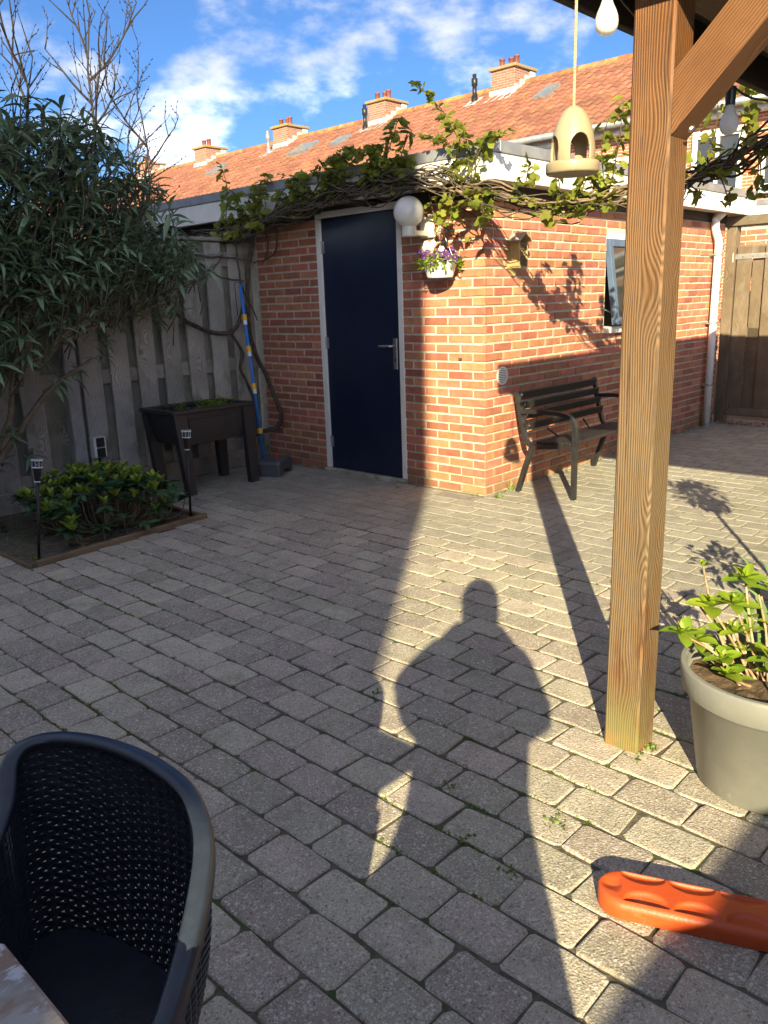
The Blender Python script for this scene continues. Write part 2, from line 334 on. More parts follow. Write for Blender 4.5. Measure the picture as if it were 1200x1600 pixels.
m_ceram=mat('glazed_clay',(0.31,0.25,0.155),(0.36,0.295,0.19),5,0.42,bump=0.2,bscale=35,extra=overlay(40,0.62,0.72,(0.20,0.155,0.09),0.5))
m_rope=mat('jute_rope',(0.42,0.30,0.16),(0.55,0.42,0.25),80,0.9,bump=1,bscale=200)
m_post=mat('larch_post',(0.150,0.056,0.013),(0.20,0.082,0.021),2.6,0.62,local=True,var=0.05,extra=multi(overlay(3.2,0.28,0.50,(0.185,0.128,0.070),0.95,stretch=(2,2,0.5),zband=(0.9,2.0)),overlay(40,0.60,0.66,(0.05,0.028,0.014),0.8,stretch=(1.6,1.6,0.035)),overlay(5,0.55,0.72,(0.10,0.060,0.030),0.6,stretch=(2.5,2.5,0.25)),overlay(11,0.50,0.75,(0.12,0.055,0.018),0.6,stretch=(3,3,0.12)),grain(2,dark=0.42,warp=30,thin=0),overlay(6,0.32,0.60,(0.17,0.165,0.055),0.85,zband=(0.02,0.24)),overlay(9,0.45,0.6,(0.30,0.14,0.05),0.7,zband=(0.0,0.07))))
m_brace=mat('larch_brace',(0.150,0.060,0.019),(0.195,0.085,0.029),3,0.6,local=True,var=0.05,rot=(PI/4,0,0),extra=grain(1,dark=0.5,warp=16))
m_darkwood=mat('dark_stained_shaded_wood',(0.022,0.016,0.012),(0.034,0.026,0.018),8,0.75,bump=0.4)  # stain taken near-black to hold the shade under the veranda roof
m_beam=mat('beam_wood',(0.15,0.085,0.04),(0.19,0.11,0.05),5,0.7,extra=grain(0,dark=0.5))
m_fence=mat('weathered_board',(0.36,0.335,0.30),(0.48,0.445,0.40),4,0.85,local=True,var=0.18,hue=0.012,extra=multi(grain(2,dark=0.5,thin=1),overlay(4,0.52,0.7,(0.115,0.125,0.062),0.6,stretch=(2,2,0.7)),overlay(7,0.5,0.72,(0.06,0.055,0.045),0.5,zband=(0.05,0.6))))
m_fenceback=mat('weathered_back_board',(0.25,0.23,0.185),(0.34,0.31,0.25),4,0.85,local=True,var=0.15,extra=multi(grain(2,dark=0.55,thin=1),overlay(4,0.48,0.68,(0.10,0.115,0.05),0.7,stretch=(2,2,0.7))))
m_rail=mat('weathered_rail',(0.32,0.29,0.245),(0.42,0.385,0.33),5,0.85,var=0.1,local=True,extra=multi(grain(0,dark=0.55),overlay(4,0.5,0.7,(0.10,0.115,0.05),0.6)))
m_fpost=mat('concrete_grey_post',(0.33,0.32,0.31),(0.42,0.41,0.40),8,0.9,bump=0.5,extra=grain(2,dark=0.7))
m_gate=mat('gate_board',(0.17,0.125,0.08),(0.225,0.17,0.112),4,0.82,local=True,var=0.14,extra=multi(grain(2,dark=0.5,thin=0),overlay(4,0.5,0.7,(0.24,0.21,0.17),0.6,stretch=(2,2,0.7)),overlay(7,0.45,0.7,(0.11,0.095,0.07),0.6,zband=(0.0,0.7))))
m_lintel=mat('gate_lintel_wood',(0.15,0.12,0.08),(0.20,0.16,0.11),6,0.85,extra=grain(1,dark=0.5))
m_tiles=mat('clay_roof_tiles',(0.205,0.083,0.053),(0.27,0.110,0.068),2.5,0.85,var=0.22,hue=0.010,extra=multi(overlay(1.1,0.56,0.70,(0.30,0.155,0.055),0.55,stretch=(1,1,1)),overlay(9,0.60,0.68,(0.38,0.29,0.12),0.55),overlay(5,0.55,0.75,(0.12,0.055,0.04),0.5)))
m_ridge=mat('lichen_ridge_tile',(0.24,0.085,0.045),(0.34,0.19,0.06),3,0.85,var=0.2)
m_lichen=mat('lichen_slab',(0.30,0.19,0.05),(0.27,0.21,0.14),4,0.9,bump=0.5)
m_pot_clay=mat('brown_clay_pot',(0.17,0.05,0.035),(0.22,0.07,0.05),5,0.6)
m_darkglass=mat('window_glass',(0.016,0.019,0.022),(0.028,0.031,0.034),2,0.06,spec=0.9)
m_lightglass=mat('skylight_glass',(0.16,0.19,0.20),(0.22,0.25,0.25),1,0.12,spec=0.9)
m_tabletop=mat('weathered_table_wood',(0.20,0.185,0.165),(0.36,0.345,0.32),11,0.7,stretch=(0.3,1,1),bump=1.0,bscale=90,extra=multi(overlay(14,0.50,0.60,(0.24,0.15,0.095),0.75,stretch=(0.6,1,1)),overlay(22,0.54,0.60,(0.52,0.54,0.58),0.85,stretch=(0.7,1,1)),overlay(60,0.60,0.66,(0.08,0.07,0.06),0.8,stretch=(0.15,1,1))))
m_bark=mat('vine_bark',(0.052,0.038,0.027),(0.105,0.080,0.058),30,0.9,bump=1.0,bscale=60,stretch=(1,1,1))
m_barkl=mat('pale_vine_bark',(0.15,0.105,0.065),(0.24,0.18,0.12),30,0.9,bump=1.0,bscale=60)
m_twig=mat('bare_twig',(0.017,0.012,0.010),(0.030,0.022,0.018),12,0.8)
m_twig2=mat('shrub_twig',(0.055,0.052,0.030),(0.085,0.080,0.045),20,0.85)
m_stem=mat('shrub_stem',(0.14,0.105,0.065),(0.20,0.155,0.10),20,0.85,bump=0.5)
m_vleaf=mat('vine_leaf',(0.19,0.22,0.030),(0.26,0.28,0.045),16,0.5,var=0.25,hue=0.02,transl=0.42)
m_lance=mat('shrub_leaf',(0.125,0.185,0.095),(0.185,0.25,0.145),14,0.52,var=0.30,hue=0.02,transl=0.18)
m_rhod=mat('dark_evergreen_leaf',(0.045,0.10,0.042),(0.065,0.13,0.055),10,0.4,var=0.25,hue=0.02,transl=0.12)
m_rhodn=mat('new_evergreen_leaf',(0.22,0.31,0.032),(0.29,0.38,0.05),10,0.42,var=0.2,hue=0.02,transl=0.25)
m_hyd=mat('hydrangea_leaf',(0.20,0.32,0.020),(0.27,0.38,0.035),14,0.45,var=0.15,hue=0.015,transl=0.38)
m_hstem=mat('pale_woody_stem',(0.25,0.155,0.085),(0.40,0.30,0.20),30,0.8,bump=0.5,var=0.15)
m_iris=mat('strap_leaf',(0.10,0.17,0.06),(0.14,0.22,0.09),10,0.45,var=0.2,transl=0.2)
m_grass=mat('weed_leaf',(0.11,0.17,0.022),(0.16,0.22,0.035),12,0.6,var=0.3,hue=0.02,transl=0.25)
m_dry=mat('dry_litter',(0.22,0.15,0.09),(0.32,0.24,0.15),15,0.9,var=0.3)
m_purple=mat('purple_petal',(0.07,0.014,0.13),(0.13,0.035,0.22),30,0.6,var=0.3,hue=0.03,transl=0.25)
m_petalw=mat('white_petal',(0.78,0.76,0.70),None,30,0.6,transl=0.25)
m_eye=mat('yellow_flower_eye',(0.7,0.45,0.03),None,5,0.6)
m_yflower=mat('yellow_bush_leaf',(0.30,0.26,0.03),(0.12,0.14,0.03),30,0.6,var=0.4,transl=0.25)
m_reed=mat('reed_stack',(0.23,0.14,0.06),(0.36,0.24,0.11),60,0.8,var=0.3)
m_ply=mat('pale_pine_board',(0.40,0.30,0.12),(0.48,0.37,0.17),9,0.7,extra=grain(2,dark=0.7))
m_skin=mat('skin',(0.55,0.33,0.24),None,5,0.5)
m_jacket=mat('dark_jacket',(0.03,0.035,0.05),(0.04,0.045,0.06),20,0.85,bump=0.5)
m_jeans=mat('denim',(0.05,0.07,0.13),(0.07,0.09,0.16),30,0.85,bump=0.5)
m_hair=mat('brown_hair',(0.05,0.03,0.02),None,30,0.6)
m_edging=mat('edging_board',(0.19,0.125,0.072),(0.25,0.17,0.10),6,0.85,bump=0.4,extra=grain(0,dark=0.5))
def brickwall(axis):
    m=bpy.data.materials.new('far_brickwork'); m.use_nodes=True; t=m.node_tree; b=t.nodes['Principled BSDF']; n=t.nodes.new; l=t.links.new
    g=n('ShaderNodeNewGeometry'); sp=n('ShaderNodeSeparateXYZ'); l(g.outputs['Position'],sp.inputs[0]); cb=n('ShaderNodeCombineXYZ'); l(sp.outputs[axis],cb.inputs[0]); l(sp.outputs[2],cb.inputs[1])
    k=n('ShaderNodeTexBrick'); l(cb.outputs[0],k.inputs[0]); k.inputs['Scale'].default_value=1.0; k.inputs['Brick Width'].default_value=0.22; k.inputs['Row Height'].default_value=0.063
    k.inputs['Mortar Size'].default_value=0.007; k.inputs['Color1'].default_value=(0.36,0.10,0.045,1); k.inputs['Color2'].default_value=(0.43,0.145,0.07,1); k.inputs['Mortar'].default_value=(0.50,0.44,0.36,1)
    l(k.outputs[0],b.inputs['Base Color']); b.inputs['Roughness'].default_value=0.9
    bp=n('ShaderNodeBump'); bp.inputs['Strength'].default_value=0.5; bp.inputs['Distance'].default_value=0.006; bp.invert=True; l(k.outputs['Fac'],bp.inputs['Height']); l(bp.outputs[0],b.inputs['Normal'])
    return m
m_farY=brickwall(1); m_farX=brickwall(0)
def chimbrick():
    m=brickwall(1).copy(); m.name='chimney_brickwork'; t=m.node_tree; n=t.nodes.new; l=t.links.new
    k=[q for q in t.nodes if q.type=='TEX_BRICK'][0]; k.inputs['Color1'].default_value=(0.23,0.10,0.07,1); k.inputs['Color2'].default_value=(0.31,0.145,0.10,1); k.inputs['Mortar'].default_value=(0.34,0.27,0.22,1)
    g=[q for q in t.nodes if q.type=='NEW_GEOMETRY'][0]; sp=[q for q in t.nodes if q.type=='SEPXYZ'][0]; cb=[q for q in t.nodes if q.type=='COMBXYZ'][0]
    a=n('ShaderNodeMath'); l(sp.outputs[0],a.inputs[0]); l(sp.outputs[1],a.inputs[1]); l(a.outputs[0],cb.inputs[0])
    return m
m_chim=chimbrick()

# ------------------------------------------------------------------ ground
o=part('ground',MB().add([(-250,-250,-0.07),(250,-250,-0.07),(250,250,-0.07),(-250,250,-0.07)],[(0,1,2,3)]),m_soil,kind='structure')
# joint bed of the patio
patio=part('patio',MB().add([(-7,-6,-0.0045),(4.7,-6,-0.0045),(4.7,2.40,-0.0045),(-7,2.40,-0.0045)],[(0,1,2,3)]),m_joint,kind='structure')
part('old_joint_sand',MB().add([(-1.02,-6,-0.0035),(4.7,-6,-0.0035),(4.7,2.40,-0.0035),(-1.02,2.40,-0.0035)],[(0,1,2,3)]),m_oldsand,patio)
def xb(y):   # where the newer pavers meet the older, greyer ones
    if y<0.25: return -1.01
    return -1.01-0.36*((y-0.25)/1.25)**1.6
BED=(-2.79,-1.575,1.10)
def paver_mesh(i,mt):
    r=random.Random(i*13+5); L,W=0.1945,0.1325; ch=0.0115; pts=[]
    a,b=L/2,W/2
    raw=[(-b+ch,-a),(b-ch,-a),(b,-a+ch),(b,a-ch),(b-ch,a),(-b+ch,a),(-b,a-ch),(-b,-a+ch)]
    raw.insert(3,(b,0)); raw.insert(8,(-b,0))
    for p in raw: pts.append((p[0]+r.uniform(-.0034,.0034),p[1]+r.uniform(-.0034,.0034)))
    if i%4==0:
        k=r.randrange(10); pts[k]=(pts[k][0]*0.93,pts[k][1]*0.93)
    n=len(pts); vs=[]
    for s,z in ((0.925,0.0),(0.965,-0.0010),(1.0,-0.0042),(1.0,-0.05)):
        for p in pts: vs.append((p[0]*s if s==1.0 else p[0]-math.copysign(min(abs(p[0]),(1-s)*0.09),p[0]),p[1] if s==1.0 else p[1]-math.copysign(min(abs(p[1]),(1-s)*0.09),p[1]),z+(r.uniform(-.0008,.0008) if z>-0.01 else 0)))
    fs=[tuple(range(n))]
    for q in range(3):
        for k in range(n): fs.append((q*n+k,(q+1)*n+k,(q+1)*n+(k+1)%n,q*n+(k+1)%n))
    return vs,fs
PV=[paver_mesh(i,0) for i in range(14)]
PM=[]
for mt,nm in ((m_paver,'paver'),(m_paver2,'paver')):
    PM.append([MB().add(v,f).mesh(nm,mt) for v,f in PV])
cells=[]
for k in range(-30,58):
    x=-3.39+0.14*k+0.07
    if x<-5.2 or x>4.45: continue
    yo=(0.10 if k%2 else 0)+mnoise.noise(Vector((k*.7,3,1)))*0.03
    for j in range(-24,14):
        y=j*0.20+yo
        if y>2.48 or y<-4.3: continue
        a,b,c,e=x-.07,x+.07,y-.10,y+.10
        line=1.040+.094*(x+2.785)
        if BED[0]-.06<x<BED[1]+.05: e=min(e,line)
        e=min(e,2.38)
        if y<.05 and b>-.03: e=min(e,-.004)
        if c>-.02: b=min(b,-.004)
        if b-a<.03 or e-c<.035: continue
        cells.append(((a+b)/2,(c+e)/2,(b-a)/.14,(e-c)/.20))
info=[]
for x,y,sx_,sy_ in cells:
    q=pix((x,y,0)); vis=q and -40<q[0]<1240 and 500<q[1]<1680
    hid=q and (940<q[0]<1060 and q[1]<1150)
    info.append((0 if vis and not hid else 1,(Vector((x,y,0))-CAM).length,x,y,sx_,sy_))
info.sort()
stuff=[MB(),MB()]
for idx,(v,d,x,y,sx_,sy_) in enumerate(info):
    old=1 if x>xb(y)-0.02 else 0
    vi=rnd.randrange(14); rz=rnd.gauss(0,0.014)+(PI if rnd.random()<.5 else 0)
    hz=rnd.gauss(0,0.0020); tilt=(rnd.gauss(0,0.008),rnd.gauss(0,0.008))
    hz=max(-.0012,min(.003,hz))
    if old: hz=hz*0.3-0.0004; tilt=(tilt[0]*.4,tilt[1]*.4)
    mw=Matrix.Translation((x,y,hz))@Matrix.Rotation(rz,4,'Z')@Matrix.Rotation(tilt[0],4,'X')@Matrix.Rotation(tilt[1],4,'Y')@Matrix.Diagonal((sx_,sy_,1,1))
    if idx<300 and v==0: part('paver',PM[old][vi],None,patio,mw)
    else:
        vs,fs=PV[vi]; stuff[old].add([mw@Vector(p) for p in vs],fs)
part('far_pavers',stuff[0],m_paver,patio,kind='stuff')
part('old_pavers',stuff[1],m_paver2,patio,kind='stuff')
# weeds and moss in the joints
wd=MB()
def tuft(mb,p,n,h,spread,mi=0,w=0.004):
    for _ in range(n):
        a=rnd.uniform(0,2*PI); r=rnd.uniform(0,spread); b=Vector(p)+Vector((math.cos(a)*r,math.sin(a)*r,0)); a2=a+rnd.uniform(-.8,.8)
        t=Vector((math.cos(a2),math.sin(a2),0)); s=Vector((-t.y,t.x,0))*w*rnd.uniform(.6,1.3); hh=h*rnd.uniform(.4,1)
        mid=b+t*hh*.35+Vector((0,0,hh*.7)); tip=b+t*hh*rnd.uniform(.6,1.1)+Vector((0,0,hh*rnd.uniform(.6,1)))
        mb.add([b-s*.6,b+s*.6,mid+s,mid-s,tip],[(0,1,2,3),(3,2,4)],mi)
for k in range(-12,17):
    X=-3.39+0.14*k
    for j in range(330):
        y=rnd.uniform(-3.1,1.1)
        d=abs(mnoise.noise(Vector((X*.9,y*.9,7))))
        if mnoise.noise(Vector((X*1.6,y*1.6,2)))+.35*mnoise.noise(Vector((X*5,y*5,8)))>0.10+.25*rnd.random(): tuft(wd,(X+rnd.gauss(0,.0025),y,-0.006),rnd.randint(4,10),rnd.uniform(.004,.011),0.011,w=.0022)
for p,h,n in [(q0,h0*(.55 if q0[0]<-1.5 else 1),n0) for q0,h0,n0 in [((-2.40,-2.37),.04,24),((-2.46,-2.36),.03,16),((-2.89,-2.34),.03,18),((-3.1,-2.20),.025,16),((-2.94,-2.02),.022,14),((-3.13,-2.35),.025,16),((-2.30,-2.52),.025,16),((0.26,-0.05),.09,14),((0.02,-0.10),.04,20),((-0.06,0.05),.04,14),((-0.16,0.7),.03,10),((-0.52,1.95),.05,20),((-2.74,1.16),.10,10),((-2.6,1.12),.05,14),((-2.67,-1.45),.03,14),((-2.05,-1.62),.02,24)]]:
    tuft(wd,(p[0],p[1],-0.004),n,h,0.03)
for _ in range(60):
    tuft(wd,(rnd.uniform(0.0,3.8),-0.045+rnd.gauss(0,.006),-0.006),5,rnd.uniform(.008,.03),.02)
part('joint_weeds',wd,m_grass,kind='stuff')
# drain grate strip at the shed corner
gr=thing('drain_grate',(-0.15,0.1,0),'narrow grey slotted drain strip lying in the paving at the shed corner','drain grate')
f=MB(); f.box(-0.20,-0.06,-0.03,0.0,-0.02,0.006); f.box(-0.20,-0.06,0.30,0.33,-0.02,0.006); f.box(-0.20,-0.19,0.0,0.30,-0.02,0.006); f.box(-0.07,-0.06,0.0,0.30,-0.02,0.006); part('frame',f,m_iron,gr)
f=MB()
for i in range(16): f.box(-0.19,-0.07,0.004+i*0.0185,0.014+i*0.0185,-0.015,0.005)
part('bars',f,m_iron,gr,kind='stuff')

# ------------------------------------------------------------------ shed
HC=0.0628
shed=thing('brick_shed',(2,1.2,0),'low red brick shed with navy door, white fascia and flat roof','shed')
DY0,DY1,DZ1=0.745,1.645,2.062
WX0,WX1,WZ0,WZ1=1.655,2.25,1.085,1.842
TOP=32*HC
f=MB(); f.box(0.007,0.10,0.007,DY0,-0.05,TOP+.08); f.box(0.007,0.10,DY1,4.4,-0.05,TOP+.08); f.box(0.007,0.10,DY0,DY1,DZ1,TOP+.08); 
wl=part('wall',f,m_mortar,shed)
f=MB(); f.box(0.10,WX0,0.007,0.10,-0.05,TOP+.08); f.box(WX1,4.118,0.007,0.10,-0.05,TOP+.08); f.box(WX0,WX1,0.007,0.10,-0.05,WZ0); f.box(WX0,WX1,0.007,0.10,WZ1,TOP+.08)
f.box(4.02,4.118,0.10,4.4,-0.05,TOP+.08)
wr=part('wall',f,m_mortar,shed)
def brick_box(w):
    r=random.Random(int(w*9000)); mb=MB(); h=HC-0.0115
    def j(): return r.uniform(-.0016,.0016)
    # local: x along the wall, -y outward, z up
    b=0.004; vs=[(-w/2+j(),0.02,-h/2),(w/2,0.02,-h/2),(w/2,0.02,h/2),(-w/2,0.02,h/2)]
    a=[(-w/2+j(),-0.000+b,-h/2+j()),(w/2+j(),b,-h/2+j()),(w/2+j(),b,h/2+j()),(-w/2+j(),b,h/2+j())]
    c=[(-w/2+b+j(),j(),-h/2+b+j()),(0,j(),-h/2+b*.7+j()),(w/2-b+j(),j(),-h/2+b+j()),(w/2-b+j(),j(),h/2-b+j()),(0,j(),h/2-b*.7+j()),(-w/2+b+j(),j(),h/2-b+j())]
    V=vs+a+c
    F=[(0,1,5,4),(1,2,6,5),(2,3,7,6),(3,0,4,7),(4,5,10,9,8),(5,6,11,10),(6,7,13,12,11),(7,4,8,13),(8,9,12,13),(9,10,11,12)]
    return mb.add(V,F)
BM={}
def lay(face, spans, rows, res):
    # spans(n)-> list of (s0,s1) brick intervals for the course n, already cut at openings
    for n in rows:
        for s0,s1 in spans(n):
            res.append((face,(s0+s1)/2,s1-s0,(n+0.5)*HC))
def left_spans(n):
    z0,z1=n*HC,(n+1)*HC; A=(n%2==1)
    js=[0.0]; s=0.105 if A else 0.215
    while s<2.42: js.append(s); s+=0.22
    js.append(2.42); o=[]
    for a,b in zip(js,js[1:]):
        a2=a+0.006 if a>0 else -0.0; b2=b-0.006
        for lo,hi in ((0,DY0-.004),(DY1+.004,9)) if z1<DZ1+.01 else ((0,9),):
            q0,q1=max(a2,lo),min(b2,hi)
            if q1-q0>0.025: o.append((q0,q1))
    return o
def right_spans(n):
    z0,z1=n*HC,(n+1)*HC; A=(n%2==0)
    js=[0.0]; s=0.105 if A else 0.215
    while s<4.10: js.append(s); s+=0.22
    js.append(4.118); o=[]
    cut=(z1>WZ0+.01 and z0<WZ1-.01)
    for a,b in zip(js,js[1:]):
        a2=a+0.006 if a>0 else 0.0; b2=b-0.006
        for lo,hi in ((0,WX0-.004),(WX1+.004,9)) if cut else ((0,9),):
            q0,q1=max(a2,lo),min(b2,hi)
            if q1-q0>0.025: o.append((q0,q1))
    return o
BR=[]; lay(0,left_spans,range(0,32),BR); lay(1,right_spans,range(0,32),BR)
def bmw(fc,s,z):
    jx=rnd.gauss(0,.0012); ry=rnd.gauss(0,.006); out=rnd.gauss(0.0,.0014)
    if fc==0: return Matrix.Translation((out,s+jx,z+rnd.gauss(0,.0009)))@Matrix.Rotation(-PI/2,4,'Z')@Matrix.Rotation(ry,4,'Y')@Matrix.Rotation(rnd.gauss(0,.008),4,'X')
    return Matrix.Translation((s+jx,out,z+rnd.gauss(0,.0009)))@Matrix.Rotation(ry,4,'Y')@Matrix.Rotation(rnd.gauss(0,.008),4,'X')
def bkey(b):
    fc,s,wd_,z=b; p=Vector((0,s,z)) if fc==0 else Vector((s,0,z)); q=pix(p); d=p-CAM; n=Vector((1,0,0)) if fc==0 else Vector((0,1,0))
    a=wd_*abs(d.normalized().dot(n))/d.length_squared
    if q[0]>955 and q[0]<1060: a*=.05
    if fc==1 and 0.25<s<1.5 and z<0.75: a*=.5
    if fc==0 and z>1.95: a*=.4
    if fc==0 and s>2.1: a*=.4
    return -a
BR.sort(key=bkey)
st=[MB(),MB()]
for i,(fc,s,wdt,z) in enumerate(BR):
    k=round(wdt,3)
    if k not in BM: BM[k]=brick_box(k)
    mw=bmw(fc,s,z)
    if i<300:
        if isinstance(BM[k],MB):
            if not hasattr(BM[k],'me'): BM[k].me=BM[k].mesh('brick',m_brick)
        part('brick',BM[k].me,None,wl if fc==0 else wr,mw)
    else: st[fc].add([mw@Vector(v) for v in BM[k].v],BM[k].f)
part('brickwork',st[0],m_brick,wl,kind='stuff'); part('brickwork',st[1],m_brick,wr,kind='stuff')
# timber plate, soffit, fascia, trim, roof
f=MB(); f.box(-0.004,0.0985,-0.004,4.4,TOP+.004,2.10); f.box(0.0985,4.12,-0.004,0.097,TOP+.004,2.10); part('wall_plate',f,m_darkwood,shed)
f=MB(); f.box(-0.185,4.30,-0.185,4.5,2.100,2.118); part('soffit',f,m_white,shed)
f=MB(); f.bbox(-0.205,-0.186,-0.205,4.5,2.080,2.235,0.002); part('fascia',f,m_white,shed,label='white fascia board on the door side, its near end sunlit')
f=MB(); f.bbox(-0.1855,4.32,-0.205,-0.186,2.082,2.235,0.002); part('fascia',f,m_white,shed,label='sunlit white fascia board on the window side')
f=MB(); f.bbox(4.3005,4.32,-0.1855,4.5,2.082,2.235,.002); part('fascia',f,m_white,shed)
f=MB(); f.bbox(-0.213,-0.13,-0.213,4.5,2.237,2.31,0.004); f.bbox(-0.1295,4.33,-0.213,-0.13,2.2372,2.31,0.004); part('roof_trim',f,m_zinc,shed)
f=MB(); f.box(-0.129,4.30,-0.129,4.5,2.12,2.27); part('roof',f,m_zinc,shed)
# door
f=MB(); f.bbox(-0.006,0.07,DY0-.004,DY0+.042,0.03,2.014,.003); f.bbox(-0.006,0.07,DY1-.048,DY1+.002,0.03,2.014,.003); f.bbox(-0.008,0.07,DY0-.004,DY1+.002,2.0145,2.062,.003); part('door_frame',f,m_white,shed)
f=MB(); f.bbox(-0.03,0.09,DY0-.01,DY1+.01,-0.02,0.024,.004); part('door_sill',f,m_mortar,shed)
f=MB(); f.bbox(0.012,0.052,0.789,1.596,0.028,2.0125,.003); door=part('door',f,m_navy,shed)
f=MB(); f.bbox(0.002,0.0115,0.815,0.857,0.87,1.10,.003); hp=part('handle_plate',f,m_steel,door)
f=MB(); f.tube([(0.004,0.838,1.045),(-0.045,0.838,1.045)],0.009,10); f.tube(catmull([(-0.045,0.838,1.045),(-0.052,0.845,1.045),(-0.052,0.88,1.045),(-0.050,0.955,1.043)],4),0.0095,10); part('handle',f,m_steel,door,smooth=True)
f=MB(); f.box(0.0005,0.0018,0.831,0.841,0.925,0.955); part('keyhole',f,m_black,door)
for z in (0.25,1.06,1.80):
    f=MB(); f.tube([(0.004,1.5995,z-.05),(0.004,1.5995,z+.05)],0.007,8); f.box(0.0085,0.0118,1.57,1.597,z-.045,z+.045); part('hinge',f,m_iron,door)
# window: white frame, blue top-hung sash pushed open at the bottom
f=MB(); f.box(WX0,WX1,-0.004,0.09,WZ1-.042,WZ1); f.box(WX0,WX0+.03,0.02,0.09,WZ0+.03,WZ1-.043); f.box(WX1-.03,WX1,0.02,0.09,WZ0+.03,WZ1-.043); win=part('window',f,m_white,shed)
f=MB(); f.bbox(WX0-.012,WX1+.012,-0.05,0.09,WZ0-.03,WZ0+.022,.004); part('sill',f,m_white,win)
sw=Matrix.Translation((0,0.0,WZ1-.044))@Matrix.Rotation(-0.14,4,'X')
h=WZ1-WZ0-.075; f=MB()
x0,x1=WX0+.006,WX1-.006
f.bbox(x0,x0+.055,-0.018,0.03,-h,0,.003,mat=sw); f.bbox(x1-.055,x1,-0.018,0.03,-h,0,.003,mat=sw); f.bbox(x0+.0555,x1-.0555,-0.018,0.03,-.06,0,.003,mat=sw); f.bbox(x0+.0555,x1-.0555,-0.018,0.03,-h,-h+.06,.003,mat=sw)
part('sash',f,m_sash,win)
f=MB(); f.box(x0+.0556,x1-.0556,-0.002,0.004,-h+.0605,-.0605,mat=sw); part('pane',f,m_darkglass,win)
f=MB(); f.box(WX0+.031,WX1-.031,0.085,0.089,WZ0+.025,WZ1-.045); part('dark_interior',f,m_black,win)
f=MB(); f.tube([(WX0+.05,0.03,WZ0+.16),(WX0+.05,-0.06,WZ0+.13)],0.006,6); part('stay',f,m_iron,win)
# round vent
f=MB(); mv=Matrix.Translation((0.199,0,0.837))@Matrix.Rotation(PI/2,4,'X')
f.lathe([(0.064,0.0),(0.064,0.010),(0.055,0.012),(0.053,0.004),(0.0,0.002)],(0,0,0),28,mat=mv)
vent=part('vent_cover',f,m_whitepl,shed)
f=MB(); f.lathe([(0.0525,0.0048),(0,0.0048)],(0,0,0),28,mat=mv); part('dark_slots',f,m_black,vent)
f=MB()
for i in range(8):
    z=-0.043+i*0.0123; hw=math.sqrt(max(0,.052**2-z*z)); f.box(0.199-hw,0.199+hw,-0.0115,-0.0055,0.837+z-.003,0.837+z+.004)
part('louvre',f,m_whitepl,vent,kind='stuff')
# loose hole with a dark plug in the left wall
f=MB(); f.box(-0.012,0.0,0.198,0.222,0.955,0.972); part('wall_plug',f,m_bark,wl)
# drainpipe
dp=thing('drainpipe',(3.82,-0.06,0),'white plastic drainpipe with elbows at the far end of the shed wall','drainpipe')
f=MB(); f.tube([(3.79,-0.06,0.0),(3.80,-0.06,1.78)],0.036,16); part('pipe',f,m_whitepl,dp,smooth=True)
f=MB(); f.tube(catmull([(3.80,-0.06,1.77),(3.80,-0.06,1.80),(3.785,-0.058,1.85),(3.735,-0.05,1.93),(3.72,-0.048,1.98),(3.72,-0.048,2.06)],4),0.038,16); part('elbow',f,m_whitepl,dp,smooth=True)
f=MB(); f.tube([(3.72,-0.048,2.04),(3.76,-0.10,2.10)],0.04,16); part('outlet',f,m_whitepl,dp,smooth=True)
for z in (0.42,1.04,1.70):
    f=MB(); f.tube([(3.797,-0.06,z),(3.797,-0.06,z+.02)],0.041,16); f.box(3.72,3.80,-0.045,-0.02,z+.004,z+.016); part('clip',f,m_iron,dp)

# ------------------------------------------------------------------ far row of houses
row=thing('row_house',(14,12,0),'long brick terrace with orange tiled roof far behind the shed','house')
EX,EZ,RX,RZ=12.0,4.80,16.0,7.02
f=MB(); f.box(12.45,19.5,-9,42,-0.05,4.72); part('wall',f,m_farY,row)
sl=math.atan2(RZ-EZ,RX-EX); SL=math.hypot(RX-EX,RZ-EZ)
f=MB(); ux=Vector((math.cos(sl),0,math.sin(sl))); nx=Vector((-math.sin(sl),0,math.cos(sl)))
TW,TL=0.235,0.33; nrow=int(SL/TL)+1; ncol=int(51/TW)
prof=[(0.0,0.0),(0.25,0.030),(0.5,0.040),(0.75,0.012),(1.0,0.0)]
rr=random.Random(3)
for r in range(nrow):
    for c in range(ncol):
        y0=-9+c*TW; dz=rr.uniform(-.006,.006); a=r*TL; b=min(a+TL*1.06,SL)
        vs=[]
        for (u,hh) in prof:
            vs.append(Vector((EX,y0+u*TW,EZ))+ux*a+nx*(hh+0.028+dz)); 
        for (u,hh) in prof:
            vs.append(Vector((EX,y0+u*TW,EZ))+ux*b+nx*(hh+dz))
        for (u,hh) in prof:
            vs.append(Vector((EX,y0+u*TW,EZ))+ux*a+nx*(hh-0.004+dz))
        fs=[(i,i+1,6+i,5+i) for i in range(4)]+[(10+i,11+i,i+1,i) for i in range(4)]
        f.add(vs,fs)
part('roof_tiles',f,m_tiles,row,kind='stuff',fix=False)
f=MB(); f.add([Vector((EX,-9,EZ-.03)),Vector((EX,42,EZ-.03)),Vector((RX,42,RZ-.03)),Vector((RX,-9,RZ-.03)),Vector((20,-9,EZ-.03)),Vector((20,42,EZ-.03))],[(0,1,2,3),(3,2,5,4)]); part('roof_deck',f,m_tiles,row)
f=MB()
for i in range(136):
    y=-9+i*0.375; f.lathe([(0.115,0),(0.125,0.36),(0.105,0.385)],(0,0,0),8,a0=-.3,a1=PI+.3,mat=Matrix.Translation((RX,y,RZ-.01))@Matrix.Rotation(-PI/2,4,'X')@Matrix.Rotation(PI,4,'Z'))
part('ridge_tiles',f,m_ridge,row,kind='stuff')
